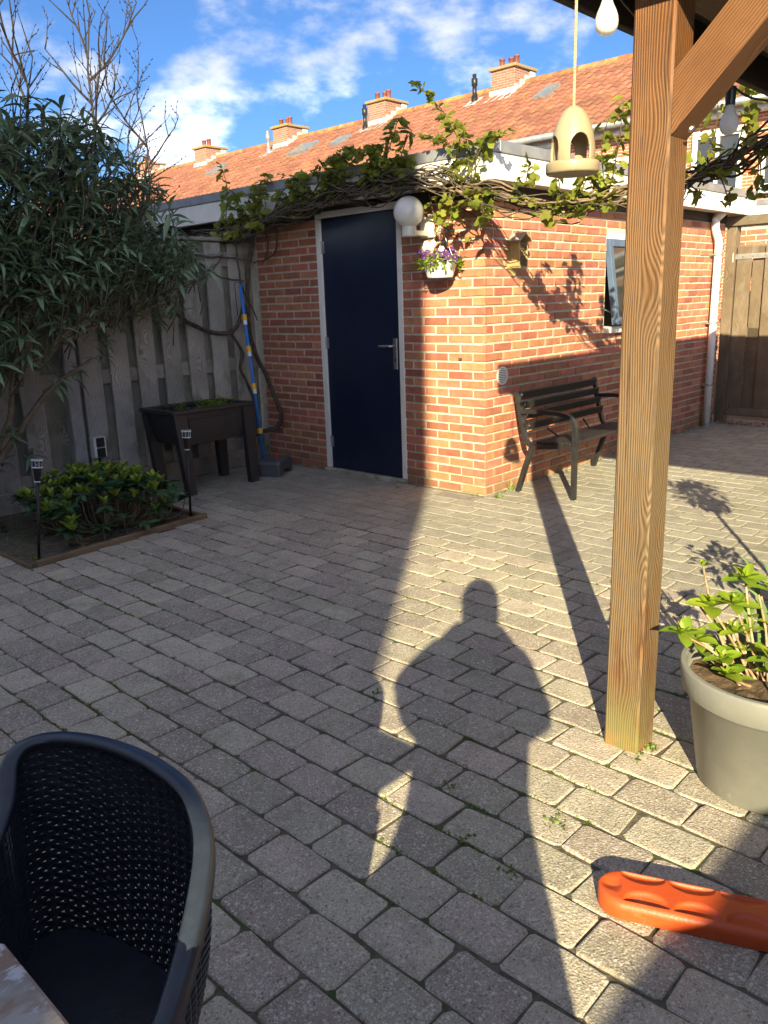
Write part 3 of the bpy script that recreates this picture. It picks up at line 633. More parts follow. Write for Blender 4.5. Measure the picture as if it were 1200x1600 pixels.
f=MB(); f.bbox(12.2,12.45,-9,42,4.58,4.80,.01); part('eave_board',f,m_white,row)
f=MB(); f.tube([(11.94,-9,4.74),(11.94,42,4.74)],0.075,10); part('gutter',f,m_zinc,row,smooth=True)
for i,(y,n) in enumerate(((10.3,3),(15.05,3),(19.75,3),(24.6,4),(29.0,2))):
    f=MB(); f.box(15.45,16.40,y-.02,y+.74,6.3,7.36); ch=part('chimney',f,m_chim,row,label='brick chimney with pots on the terrace roof' if i<4 else 'lichen covered chimney with two pots, furthest along the roof')
    f=MB(); f.bbox(15.38,16.47,y-.09,y+.81,7.3605,7.44,.012); part('cap',f,m_lichen,ch)
    for k in range(n):
        f=MB(); f.lathe([(0.075,7.44),(0.07,7.66),(0.085,7.67),(0.085,7.70),(0.05,7.70)],(15.75+.15*(k%2)*0.6,y+.12+.48*k/max(1,n-1),0),10); part('chimney_pot',f,m_pot_clay,ch,smooth=True)
    
    f=MB(); f.box(15.40,15.448,y-.07,y+.79,6.60,6.86)
    for k in range(4):
        xx=15.45+k*.24; zz=6.71+.24*k*(RZ-EZ)/(RX-EX); f.box(xx,xx+.236,y-.052,y-.022,zz-.06,zz+.24)
    f.add([(15.0,y-.1,6.50),(15.0,y+.85,6.50),(15.44,y+.85,6.745),(15.44,y-.1,6.745)],[(0,1,2,3)])
    part('flashing',f,m_lead,ch)
def on_roof(x,off=0): return EZ+(x-EX)*(RZ-EZ)/(RX-EX)+off
for i,(x,y) in enumerate(((15.35,11.55),(15.2,15.7),(15.1,20.35))):
    z=on_roof(x); f=MB(); f.lathe([(0.10,z-.02),(0.085,z+.15),(0.06,z+.16),(0.06,z+.42),(0.085,z+.44),(0.085,z+.62),(0.05,z+.64),(0.06,z+.72),(0.03,z+.74)],(x,y,0),12); fl=part('flue_pipe',f,m_zinc if i==2 else m_black,row,smooth=True)
    f=MB(); f.add([(x-.3,y-.22,on_roof(x-.3,.05)),(x-.3,y+.22,on_roof(x-.3,.05)),(x+.2,y+.22,on_roof(x+.2,.055)),(x+.2,y-.22,on_roof(x+.2,.055))],[(0,1,2,3)]); part('flashing',f,m_lead,fl)
for i,(x,y,w_,l_) in enumerate(((14.62,8.72,.42,.7),(14.55,17.9,.85,.8),(14.5,16.1,.5,.6),(14.4,22.5,.5,.8))):
    mwk=Matrix.Translation((x,y,on_roof(x)))@Matrix.Rotation(-sl,4,'Y')
    f=MB(); a,b=l_/2,w_/2
    f.box(-a,a,-b,-b+.06,.0,.13,mat=mwk); f.box(-a,a,b-.06,b,.0,.13,mat=mwk); f.box(-a,-a+.06,-b+.0605,b-.0605,.0,.13,mat=mwk); f.box(a-.06,a,-b+.0605,b-.0605,.0,.13,mat=mwk); s_=part('skylight',f,m_zinc,row)
    f=MB(); f.box(-a+.061,a-.061,-b+.061,b-.061,.10,.115,mat=mwk); part('pane',f,m_lightglass,s_)
WINS=[(2.95,3.95,3.15,4.40),(2.20,2.62,3.2,4.1),(4.95,6.0,3.1,4.15),(6.85,9.1,3.3,4.62),(10.2,11.2,3.1,4.3),(12.0,13.8,3.2,4.5),(1.0,1.7,3.1,4.3)]
for y0,y1,z0,z1 in WINS:
    f=MB(); f.box(12.38,12.449,y0,y1,z1-.14,z1); f.box(12.38,12.449,y0,y1,z0,z0+.09); f.box(12.38,12.449,y0,y0+.09,z0+.0905,z1-.1405); f.box(12.38,12.449,y1-.09,y1,z0+.0905,z1-.1405)
    if y1-y0>.9: ym=(y0+y1)/2; f.box(12.39,12.449,ym-.03,ym+.03,z0+.0905,z1-.1405)
    wn=part('window',f,m_white,row)
    f=MB(); f.box(12.425,12.445,y0+.09,y1-.09,z0+.09,z1-.14); part('pane',f,m_darkglass,wn)
    f=MB(); f.bbox(12.30,12.449,y0-.06,y1+.06,z0-.09,z0-.003,.008); part('sill',f,m_lead,wn)
# neighbouring shed beyond the gate
ns=thing('neighbour_shed',(6,-1.5,0),'brick outbuilding with white fascia behind the wooden gate','shed')
f=MB(); f.box(5.107,7.5,-3.5,0.35,-0.05,2.05); nw=part('wall',f,m_mortar,ns)
nst=MB(); nb=0
for n in range(0,32):
    s=-2.6+(0.11 if n%2 else 0)
    while s<0.2:
        k=0.208
        if k not in BM: BM[k]=brick_box(k)
        mw=Matrix.Translation((5.10,s+.11,(n+.5)*HC))@Matrix.Rotation(-PI/2,4,'Z')
        if n>=27 and s>-1.1:
            if not hasattr(BM[k],'me'): BM[k].me=BM[k].mesh('brick',m_brick)
            part('brick',BM[k].me,None,nw,mw)
        else: nst.add([mw@Vector(v) for v in BM[k].v],BM[k].f)
        s+=.22
part('brickwork',nst,m_brick,nw,kind='stuff')
f=MB(); f.bbox(5.0,5.02,-3.6,0.45,2.085,2.24,.003); f.bbox(5.0205,7.5,0.43,0.45,2.085,2.24,.003); part('fascia',f,m_white,ns)
f=MB(); f.bbox(4.99,7.6,-3.62,0.46,2.2415,2.30,.004); part('roof',f,m_zinc,ns)
yb=thing('yellow_bush',(8.3,0.55,0),'bush with yellow blossom seen over the outbuilding roof at the right edge','bush')
f=MB()
for _ in range(900):
    c=Vector((rnd.gauss(0,1),rnd.gauss(0,1),rnd.gauss(0,1))).normalized()*rnd.uniform(.6,1.0); p=Vector((8.3+c.x*.6,0.40+c.y*.45,2.35+c.z*.85)); q=frame(p,(rnd.gauss(0,1),rnd.gauss(0,1),rnd.gauss(0,1)+.3)); f.add([q@Vector(v) for v in ((-.03,0,0),(0,-.02,.008),(.03,0,0),(0,.02,.008))],[(0,1,2,3)])
part('foliage',f,m_yflower,yb,kind='stuff',fix=False)
f=MB(); f.tube([(8.3,.4,0),(8.3,.4,2.0)],.04,6); part('stem',f,m_stem,yb)

# ------------------------------------------------------------------ gate at the right
gt=thing('wooden_gate',(4.17,-0.6,0),'weathered wooden board gate beside the drainpipe','gate')
f=MB(); f.bbox(4.13,4.25,-0.105,-0.006,0.0,1.985,.004); part('post',f,m_gate,gt)
f=MB(); f.bbox(4.10,4.26,-1.6,0.06,1.9865,2.078,.006); part('lintel',f,m_lintel,gt)
f=MB(); f.bbox(4.12,4.25,-1.55,-1.43,0,1.985,.004); part('post',f,m_gate,gt)
yy=-0.118; k=0
for wdt,dep in ((.145,0),(.125,.028),(.15,0),(.12,.028),(.15,0),(.12,.028),(.15,0),(.12,.028),(.12,0)):
    if yy-wdt<-1.42: break
    f=MB(); f.bbox(-.012,.012,-wdt/2,wdt/2,-.85,.85,.003)
    part('board',f,m_gate if dep==0 else m_gate,gt,Matrix.Translation((4.165+dep,yy-wdt/2,.935))); yy-=wdt+(.003 if dep==0 else .003)
for z0,z1 in ((1.72,1.80),(0.87,0.985),(0.085,0.16)):
    f=MB(); f.bbox(4.1545 if z0<.5 else 4.181,4.1795 if z0<.5 else 4.192,yy,-.115,z0,z1,.003)
    if z0<.5: f=MB(); f.bbox(4.135,4.1525,yy,-.115,z0,z1,.003)
    part('rail',f,m_gate,gt)
f=MB(); f.box(4.146,4.1525,-1.0,-.06,1.665,1.715); f.tube([(4.14,-.085,1.64),(4.14,-.085,1.73)],.012,8); hg=part('strap_hinge',f,m_iron,gt)
for y in (-.18,-.28,-.40,-.55,-.7):
    f=MB(); f.lathe([(0,.004),(.009,.003),(.011,0)],(0,0,0),8,mat=Matrix.Translation((4.146,y,1.69))@Matrix.Rotation(-PI/2,4,'Y')); part('bolt',f,m_steel,hg)
# dirt strip and leaf litter under the gate
f=MB(); f.add([(3.98,-2.5,-.004),(5.2,-2.5,-.004),(5.2,.2,-.004),(4.03,.2,-.004)],[(0,1,2,3)]); part('alley_soil',f,m_dirt,kind='structure')
f=MB()
for _ in range(500):
    p=Vector((4.02+abs(rnd.gauss(0,.14)),rnd.uniform(-1.5,0.05),rnd.uniform(0,.012))); q=frame(p,(rnd.gauss(0,.6),rnd.gauss(0,.6),1)); s=rnd.uniform(.006,.022); f.add([q@Vector(v) for v in ((-s,0,0),(0,-s*.5,.002),(s,0,.003),(0,s*.5,.002))],[(0,1,2,3)])
part('leaf_litter',f,m_dry,kind='stuff',fix=False)

# ------------------------------------------------------------------ left fence
fn=thing('board_fence',(-2.2,2.45,0),'grey weathered hit and miss board fence along the left side','fence')
PX=-1.80
fb=MB(); fb.bbox(-.08,.08,-.010,.010,-.93,.93,.003); fbm=fb.mesh('board',m_fence)
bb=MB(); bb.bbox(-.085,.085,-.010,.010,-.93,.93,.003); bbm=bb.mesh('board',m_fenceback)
for k in range(-12,6):
    x=-1.39+.235*k; 
    if abs(x-PX)<.10:
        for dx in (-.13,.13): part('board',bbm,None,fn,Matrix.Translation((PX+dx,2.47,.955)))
        continue
    if x>-0.12: x=-.13
    z0=.955+rnd.gauss(0,.004)
    part('board',fbm,None,fn,Matrix.Translation((x,2.43,z0))@Matrix.Rotation(rnd.gauss(0,.004),4,'Y'))
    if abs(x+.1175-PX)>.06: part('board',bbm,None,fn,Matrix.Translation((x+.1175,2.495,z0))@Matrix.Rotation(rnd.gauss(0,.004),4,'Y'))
for x0,x1 in ((-4.6,PX-.055),(PX+.055,-.02)):
    for z0,z1 in ((.835,.945),(1.70,1.79),(.15,.24)):
        f=MB(); f.bbox(x0,x1,2.445,2.480,z0,z1,.004); part('rail',f,m_rail,fn)
    f=MB(); f.bbox(x0,x1,2.385,2.415,.0,.155,.005); part('kickboard',f,m_rail,fn)
for x in (PX,-3.62):
    f=MB(); f.bbox(x-.048,x+.048,2.375,2.49,-.05,1.93,.008); part('post',f,m_fpost,fn)
f=MB(); f.bbox(-4.6,-.02,2.40,2.50,1.896,1.925,.005); part('cap_rail',f,m_rail,fn)
# socket box and junction box on the fence
ob=thing('outdoor_socket',(-1.66,2.40,.37),'grey and black double outdoor socket screwed to the fence','socket')
f=MB(); f.bbox(-1.715,-1.615,2.345,2.419,.30,.455,.006); part('housing',f,m_whitepl,ob)
for z in (.305,.382):
    f=MB(); f.bbox(-1.698,-1.632,2.335,2.3445,z,z+.070,.004); part('flap',f,m_black,ob)
f=MB(); f.tube(catmull([(-1.668,2.385,.30),(-1.664,2.385,.24),(-1.655,2.385,.16)],4),.009,8); part('cable',f,m_black,ob)
jb=tag(part('junction_box',MB().bbox(-1.70,-1.58,2.30,2.38,.02,.15,.008),m_lead),'small grey box low against the fence behind the shrub','box')

# ------------------------------------------------------------------ planting bed
f=MB()
nx_,ny_=26,24
for j in range(ny_+1):
    for i in range(nx_+1):
        x=-2.78+1.21*i/nx_; y=1.06+1.32*j/ny_; f.v.append((x,y,-.02+.035*mnoise.noise(Vector((x*6,y*6,1)))+.018*mnoise.noise(Vector((x*25,y*25,4)))))
for j in range(ny_):
    for i in range(nx_):
        a=j*(nx_+1)+i; f.f.append((a,a+1,a+nx_+2,a+nx_+1)); f.m.append(0)
part('bed_soil',f,m_soil,kind='structure',smooth=True)
eg=thing('bed_edging',(-2.2,1.1,0),'brown timber board edging the planting bed','edging')
mwE=Matrix.Translation((-2.785,1.045,0))@Matrix.Rotation(math.atan2(.115,1.22),4,'Z')
f=MB(); f.bbox(0,1.225,0,.034,-.06,.030,.005,mat=mwE); part('board',f,m_edging,eg)
f=MB(); f.bbox(-1.60,-1.568,1.20,2.36,-.06,.022,.004); part('board',f,m_edging,eg)
f=MB(); f.bbox(-2.82,-2.79,1.09,2.36,-.06,.004,.004); part('board',f,m_edging,eg)
lt=MB()
for _ in range(240):
    p=Vector((rnd.uniform(-2.76,-1.62),rnd.uniform(1.12,2.3),rnd.uniform(.0,.02))); a=rnd.uniform(0,PI); s=rnd.uniform(.02,.07); t=Vector((math.cos(a),math.sin(a),rnd.uniform(-.1,.2)))*s; q=Vector((-t.y,t.x,0)).normalized()*.0022
    lt.add([p-q,p+q,p+t+q,p+t-q],[(0,1,2,3)])
part('bed_litter',lt,m_dry,kind='stuff',fix=False)

def leaf_oval(L,W,fold=.25,curl=.25,n=4):
    mb=MB(); vs=[]
    for i in range(n+1):
        t=i/n; w=W*math.sin(PI*min(1,t*.92+.04))**.8*(.5 if i in (0,n) and 0 else 1)*(0.12 if i==n else 1); z=-curl*L*t*t; vs+= [(-w/2,L*t,z+fold*w/2),(0,L*t,z),(w/2,L*t,z+fold*w/2)]
    fs=[]
    for i in range(n):
        a=i*3; fs+=[(a,a+1,a+4,a+3),(a+1,a+2,a+5,a+4)]
    return mb.add(vs,fs)
def leafmw(p,d,roll=0,s=1.0):
    d=Vector(d).normalized(); side=d.cross(Vector((0,0,1)))
    if side.length<1e-3: side=Vector((1,0,0))
    side.normalize(); nrm=side.cross(d)
    m=Matrix((side,d,nrm)).transposed().to_4x4()
    m=Matrix.Translation(Vector(p))@m@Matrix.Rotation(roll,4,'Y')@Matrix.Scale(s,4); return m
def emit_leaves(parent, leaves, protos, mats, limit, name='leaf', stuffname='leaves'):
    # leaves: (matrix, proto index, material index); nearest to the camera as objects, the rest as one part
    leaves.sort(key=lambda q:(q[0].translation-CAM).length)
    cache={}; rest=MB()
    for i,(mw,pi,mi) in enumerate(leaves):
        if i<limit:
            if (pi,mi) not in cache: cache[(pi,mi)]=protos[pi].mesh(name,mats[mi],smooth=True,fix=False)
            part(name,cache[(pi,mi)],None,parent,mw)
        else: rest.add([mw@Vector(v) for v in protos[pi].v],protos[pi].f,mi)
    if rest.v: part(stuffname,rest,mats,parent,kind='stuff',smooth=True,fix=False)

# evergreen shrub in the bed
rh=thing('rhododendron',(-2.1,1.5,0),'low evergreen shrub with lime new leaves in the timber edged bed','shrub')
stems=MB(); lv=[]
protos=[leaf_oval(.100,.042,.3,.15),leaf_oval(.085,.037,.3,.35),leaf_oval(.072,.030,.4,.05)]
tips=[]
for _ in range(120):
    for tr in range(20):
        x=rnd.uniform(-2.52,-1.64); y=rnd.uniform(1.20,2.0); e=((x+2.06)/.47)**2
        if e<1: break
    z=(.09+.235*math.sqrt(max(0,1-e))*rnd.uniform(.55,1.05))*(1 if y>1.35 else .75)
    tips.append(Vector((x,y,z)))
for x,y,z in ((-2.50,1.17,.11),(-2.30,1.2,.10),(-2.15,1.2,.13),(-1.93,1.2,.12),(-1.85,1.22,.15),(-2.04,1.15,.08)): tips.append(Vector((x,y,z)))
for t in tips:
    b=Vector((-2.08+(t.x+2.08)*.45,1.5+(t.y-1.5)*.5,0.0)); mid=(b+t)/2+Vector(((t.x-b.x)*.3,(t.y-b.y)*.3,-.04))
    stems.tube(catmull([b,mid,t],3),[.007,.006,.0055,.005,.0045,.004,.003],5)
    hi=rnd.random()<.75
    n=rnd.randint(6,9); a0=rnd.uniform(0,6)
    for k in range(n):
        a=a0+k*2.4; e=rnd.uniform(.0,.5); lv.append((leafmw(t-Vector((0,0,.012)),(math.cos(a)*math.cos(e),math.sin(a)*math.cos(e),math.sin(e)),rnd.gauss(0,.25),rnd.uniform(.8,1.15)),rnd.randrange(2),0))
    if hi:
        for k in range(rnd.randint(5,7)):
            a=a0+k*2.4+1; e=rnd.uniform(.75,1.25); lv.append((leafmw(t+Vector((0,0,.006)),(math.cos(a)*math.cos(e),math.sin(a)*math.cos(e),math.sin(e)),rnd.gauss(0,.25),rnd.uniform(.75,1.1)),2,1))
part('stems',stems,m_stem,rh,smooth=True)
emit_leaves(rh,lv,protos,[m_rhod,m_rhodn],300)
# solar garden torches
def torch(base,top,label):
    base=Vector(base); top=Vector(top); t=thing('garden_torch',base,label,'garden torch','solar torches by the planting bed')
    ax=(top-base).normalized(); L=(top-base).length; F=frame(base,ax)
    f=MB(); f.tube([base,F@Vector((0,0,L-.13))],.0085,10); part('stake',f,m_black,t,smooth=True)
    f=MB(); f.lathe([(.010,L-.135),(.012,L-.13),(.024,L-.045),(.024,L-.042),(0,L-.042)],(0,0,0),12,mat=F); part('cone',f,m_black,t,smooth=True)
    f=MB(); f.lathe([(.021,L-.046),(.023,L-.004),(.0,L-.004)],(0,0,0),12,mat=F); part('lens',f,m_darkglass,t,smooth=True)
    for k in range(8):
        a=k*PI/4; f=MB(); f.tube([F@Vector((.025*math.cos(a),.025*math.sin(a),L-.05)),F@Vector((.0285*math.cos(a),.0285*math.sin(a),L+.004))],.0028,5); part('rib',f,m_lead,t)
    for z,r in ((L-.046,.028),(L-.006,.031),(L-.128,.014)):
        f=MB(); f.tube([F@Vector((r*math.cos(q*PI/8),r*math.sin(q*PI/8),z)) for q in range(17)],.0032,5,caps=False); part('ring',f,m_whitepl,t)
torch((-2.727,1.165,-.02),(-2.655,1.16,.58),'black solar torch with ribbed head at the left front corner of the bed')
torch((-1.665,1.215,-.02),(-1.638,1.212,.60),'black solar torch with ribbed head in front of the dark raised planter')

# ------------------------------------------------------------------ raised planter
pl=thing('raised_planter',(-1,2.0,0),'dark taupe plastic raised planter on four legs against the fence','planter')
def quadloft(mb,r0,z0,r1,z1,m=0,top=False,bot=False):
    a=[(r0[0],r0[2],z0),(r0[1],r0[2],z0),(r0[1],r0[3],z0),(r0[0],r0[3],z0)]; b=[(r1[0],r1[2],z1),(r1[1],r1[2],z1),(r1[1],r1[3],z1),(r1[0],r1[3],z1)]
    fs=[(i,(i+1)%4,4+(i+1)%4,4+i) for i in range(4)]
    if bot: fs.append((3,2,1,0))
    if top: fs.append((4,5,6,7))
    mb.add(a+b,fs,m)
f=MB(); quadloft(f,(-1.275,-.70,1.845,2.19),.375,(-1.335,-.645,1.815,2.23),.615,bot=True); quadloft(f,(-1.30,-.68,1.84,2.20),.56,(-1.30,-.68,1.84,2.20),.615); part('trough',f,m_planter,pl)
f=MB(); quadloft(f,(-1.19,-.775,1.8315,1.84),.42,(-1.225,-.745,1.8105,1.83),.565,bot=True,top=True); part('front_panel',f,m_planter,pl)
f=MB()
x0,x1,y0,y1=-1.365,-.625,1.79,2.26
f.bbox(x0,x1,y0,y0+.05,.615,.645,.006); f.bbox(x0,x1,y1-.05,y1,.615,.645,.006); f.bbox(x0,x0+.05,y0+.0505,y1-.0505,.615,.645,.006); f.bbox(x1-.05,x1,y0+.0505,y1-.0505,.615,.645,.006); part('rim',f,m_planter,pl)
f=MB(); f.box(-1.31,-.67,1.845,2.205,.55,.60); part('soil',f,m_soil,pl)
for sx,sy in ((0,0),(1,0),(0,1),(1,1)):
    bx,tx=(-1.255,-1.30) if sx==0 else (-.665,-.675); by,ty=(1.80,1.815) if sy==0 else (2.20,2.215)
    f=MB(); quadloft(f,(bx-.035,bx+.035,by-.012,by+.045),0,(tx-.05,tx+.06,ty-.012,ty+.035),.613,bot=True,top=True); part('leg',f,m_planter,pl)
hb=MB()
for _ in range(46):
    x=rnd.uniform(-.98,-.70) if rnd.random()<.85 else rnd.uniform(-1.28,-1.15); y=rnd.uniform(1.87,2.1)
    q=Vector((x,y,.60))
    for k in range(7):
        a=rnd.uniform(0,6.3); p=q+Vector((rnd.gauss(0,.02),rnd.gauss(0,.02),rnd.uniform(.0,.075))); mw=leafmw(p,(math.cos(a),math.sin(a),rnd.uniform(-.2,.6)),0,rnd.uniform(.25,.5)); hb.add([mw@Vector(v) for v in protos[0].v],protos[0].f)
tag(part('herb_seedlings',hb,m_hyd,kind='stuff',fix=False),'small green seedlings growing in the raised planter','plants')

# ------------------------------------------------------------------ grey base box and the blue telescopic pole
pb=thing('pump_box',(-.39,1.95,0),'grey moulded plastic base on the paving at the shed corner','plastic base')
f=MB()
mwB=Matrix.Translation((-.37,1.93,0))@Matrix.Rotation(R(28),4,'Z')
prof=[(-.15,0),(-.15,.10),(-.13,.125),(.11,.135),(.14,.12),(.15,.10),(.15,0),(.085,0),(.07,.03),(.03,.045),(-.03,.045),(-.07,.03),(-.085,0)]
n=len(prof); A=[mwB@Vector((p[0],-.105,p[1])) for p in prof]; B=[mwB@Vector((p[0]*.97,.105,p[1])) for p in prof]; A2=[mwB@Vector((p[0]*.92,-.12,p[1]*.94+.002)) for p in prof]
f.add(A+B+A2,[(i,(i+1)%n,n+(i+1)%n,n+i) for i in range(n)]+[(2*n+i,2*n+(i+1)%n,(i+1)%n,i) for i in range(n)]+[tuple(range(n,2*n))]+[tuple(range(3*n-1,2*n-1,-1))])
part('shell',f,m_basegrey,pb)
f=MB(); f.lathe([(.018,.128),(.018,.155),(.012,.16),(0,.16)],(-.345,1.90,0),12); part('knob',f,m_red,pb)
po=thing('telescopic_pole',(-.40,2.0,.12),'blue telescopic pole with yellow clips leaning against the fence','pole')
p0,p1=Vector((-.415,1.985,.13)),Vector((-.345,2.22,1.545))
f=MB(); f.tube([p0,p1],.0125,10); part('tube',f,m_blue,po,smooth=True)
for t,has in ((.145,0),(.405,1),(.62,1),(.80,1)):
    c=p0.lerp(p1,t); d=(p1-p0).normalized(); f=MB(); f.tube([c,c+d*.045],.021,10); f.box(-.026,-.008,-.012,.012,-.0,.04,mat=frame(c,d)); part('clip',f,m_yellow,po,smooth=False)
    if has: f=MB(); f.tube([c-d*.04,c-d*.001],.0165,10); part('collar',f,m_whitepl,po)
f=MB(); f.tube(catmull([p1,p1+Vector((-.01,0,.02)),p1+Vector((-.05,0,.012)),p1+Vector((-.055,0,-.03)),p1+Vector((-.05,0,-.25))],4),.003,6); part('hook',f,m_black,po)

# ------------------------------------------------------------------ globe lamp
gl=thing('globe_lamp',(0,.5,1.9),'white globe wall lamp beside the top of the navy door','lamp')
f=MB(); f.lathe([(.045*math.sin(a)/.045*0+.103*math.sin(a),1.953-.103*math.cos(a)) for a in [PI*i/16 for i in range(1,17)]],(-.2,.49,0),28); part('globe',f,m_opal,gl,smooth=True)
f=MB(); f.lathe([(0,1.795),(.048,1.795),(.050,1.80),(.050,1.855),(.046,1.862),(0,1.862)],(-.2,.49,0),20); part('collar',f,m_lampbase,gl,smooth=False)
f=MB(); f.bbox(-.155,-.006,.462,.512,1.80,1.835,.005); part('arm',f,m_lampbase,gl)
f=MB(); f.bbox(-.022,-.002,.42,.545,1.79,1.93,.006); part('wall_plate',f,m_lampbase,gl)

# ------------------------------------------------------------------ hanging basket
hbk=thing('hanging_basket',(-.13,.28,1.52),'white hanging basket full of purple and white pansies','hanging basket')
f=MB(); f.lathe([(0,1.515),(.082,1.515),(.088,1.52),(.118,1.615),(.124,1.617),(.124,1.625),(.112,1.625),(.105,1.60),(0,1.60)],(-.13,.28,0),24); part('bowl',f,m_whitepl,hbk,smooth=False)
f=MB()
for k in range(3):
    a=k*2*PI/3+.6; f.tube([(-.13+.118*math.cos(a),.28+.118*math.sin(a),1.62),(-.118,.285,1.86)],.0022,5)
f.tube(catmull([(-.118,.285,1.86),(-.11,.285,1.92),(-.10,.28,1.98)],3),.0025,5); part('hanger',f,m_whitepl,hbk)
fol=MB(); ol=leaf_oval(.035,.016,.2,.3,3)
for _ in range(560):
    a=rnd.uniform(0,2*PI); r=.15*math.sqrt(rnd.random()); p=Vector((-.13+r*math.cos(a),.28+r*math.sin(a),1.605+rnd.uniform(0,.095)*(1-.5*r/.135)-(.04*rnd.random() if r>.11 else 0)))
    if p.x>-.012: p.x=-.012
    mw=leafmw(p,(math.cos(a)+rnd.gauss(0,.5),math.sin(a)+rnd.gauss(0,.5),rnd.uniform(-.6,.9)),rnd.gauss(0,.4),rnd.uniform(.7,1.2)); fol.add([mw@Vector(v) for v in ol.v],ol.f)
part('foliage',fol,m_hyd,hbk,kind='stuff',fix=False)
def pansy():
    mb=MB(); 
    for k,(a,l,wd_) in enumerate(((PI/2-.45,.019,.020),(PI/2+.45,.019,.020),(.1,.017,.018),(PI-.1,.017,.018),(-PI/2,.018,.024))):
        d=Vector((math.cos(a),math.sin(a),0)); s=Vector((-d.y,d.x,0)); z=Vector((0,0,.0006*k)); mb.add([z,d*l*.5+s*wd_*.5+z+Vector((0,0,.003)),d*l+s*wd_*.28+z,d*l-s*wd_*.28+z,d*l*.5-s*wd_*.5+z+Vector((0,0,.003))],[(0,1,2,3,4)],0)
    mb.add([Vector((.003*math.cos(q),.003*math.sin(q),.005)) for q in [i*PI/3 for i in range(6)]],[tuple(range(6))],1); return mb
ps=pansy(); pm=[ps.mesh('flower',[m_purple,m_eye],fix=False),ps.mesh('flower',[m_petalw,m_eye],fix=False)]
camdir=(CAM-Vector((-.13,.28,1.6))).normalized()
for k in range(64):
    a=rnd.uniform(0,2*PI); r=.15*math.sqrt(rnd.random()); c=Vector((-.13+r*math.cos(a),.28+r*math.sin(a),1.63+rnd.uniform(.02,.095)*(1-.4*r/.15)-(.06*rnd.random() if r>.12 else 0)))
    if c.x>-.03: c.x=-.03-rnd.random()*.02
    wh=(k%8==0) and c.z>1.66
    part('flower',pm[1 if wh else 0],None,hbk,frame(c,(Vector((math.cos(a),math.sin(a),.5))*.7+camdir+Vector((rnd.gauss(0,.4),rnd.gauss(0,.4),rnd.gauss(0,.4)))))@Matrix.Rotation(rnd.uniform(0,6.3),4,'Z')@Matrix.Scale(rnd.uniform(.8,1.2),4))
for dy,dz in ((-.0,.0),(.03,.008),(.055,-.004),(.045,.02),(-.012,.018)):
    part('flower',pm[1],None,hbk,frame((-.19,.30+dy,1.715+dz),camdir+Vector((0,0,.2)))@Matrix.Scale(1.25,4))

# ------------------------------------------------------------------ insect house
ih=thing('insect_house',(.32,-.05,1.53),'small wooden insect house with pitched roof on the sunlit wall','insect house')
f=MB(); f.prism([(.255,1.56),(.255,1.73),(.315,1.79),(.375,1.73),(.375,1.56),(.335,1.515),(.295,1.515)],1,-.014,-.002); part('back_board',f,m_ply,ih)
f=MB(); f.box(.262,.274,-.095,-.015,1.575,1.735); f.box(.356,.368,-.095,-.015,1.575,1.735); f.box(.2745,.3555,-.095,-.015,1.565,1.575); part('case',f,m_ply,ih)
f=MB()
for r in range(11):
    for c in range(6):
        f.lathe([(.0032,0),(.0062,0),(.0062,.06)],(0,0,0),6,mat=Matrix.Translation((.2815+c*.0134,-.092+rnd.uniform(0,.006),1.582+r*.0135))@Matrix.Rotation(-PI/2,4,'X'))
part('reeds',f,m_reed,ih,kind='stuff')
for sgn in (-1,1):
    f=MB(); mwr=Matrix.Translation((.315,-.058,1.79))@Matrix.Rotation(sgn*R(38),4,'Y'); f.bbox(min(0,sgn*.088)+(.002 if sgn>0 else 0),max(0,sgn*.088),-.06,.055,.0,.009,.001,mat=mwr); part('roof_board',f,m_ply if sgn>0 else m_fence,ih)

# ------------------------------------------------------------------ bench
bn=thing('garden_bench',(.8,-.33,0),'black metal and slat garden bench against the sunlit brick wall','bench')
BX0,BX1=.262,1.365
def barflat(mb,pts,wx,th,upv=(1,0,0)):
    # flat bar: wide in x, thin across the path
    pts=[Vector(p) for p in pts]; L=len(pts); vs=[]; fs=[]
    for i,p in enumerate(pts):
        t=(pts[min(i+1,L-1)]-pts[max(i-1,0)]).normalized(); x=Vector((1,0,0)); n=x.cross(t).normalized()
        for a,b in ((-1,-1),(1,-1),(1,1),(-1,1)): vs.append(p+x*a*wx/2+n*b*th/2)
    for i in range(L-1):
        for k in range(4): fs.append((i*4+k,i*4+(k+1)%4,(i+1)*4+(k+1)%4,(i+1)*4+k))
    fs+=[(3,2,1,0),tuple((L-1)*4+k for k in range(4))]; mb.add(vs,fs)
for X in (BX0,BX1):
    f=MB(); barflat(f,[(X,-.105,0.0),(X,-.16,.17),(X,-.222,.345)],.038,.030); part('leg',f,m_bench,bn)
    f=MB(); barflat(f,catmull([(X,-.56,0.0),(X,-.56,.25),(X,-.56,.46),(X,-.545,.535),(X,-.50,.575),(X,-.42,.588),(X,-.27,.592),(X,-.135,.585)],5),.038,.028); part('armrest',f,m_bench,bn)
    f=MB(); barflat(f,catmull([(X,-.50,.365),(X,-.36,.352),(X,-.25,.340),(X,-.185,.365),(X,-.155,.43),(X,-.13,.52),(X,-.105,.63),(X,-.085,.725)],5),.034,.028); part('side_frame',f,m_bench,bn)
    f=MB(); barflat(f,[(X,-.548,.362),(X,-.50,.362)],.034,.026); part('bracket',f,m_bench,bn)
for k,(y,z) in enumerate(((-.082,.695),(-.105,.625),(-.128,.555),(-.148,.480))):
    f=MB(); mw=Matrix.Translation((0,y-.022,z))@Matrix.Rotation(R(15),4,'X'); f.bbox(BX0+.012,BX1-.012,-.008,.008,-.028,.028,.003,mat=mw); part('back_slat',f,m_slat,bn)
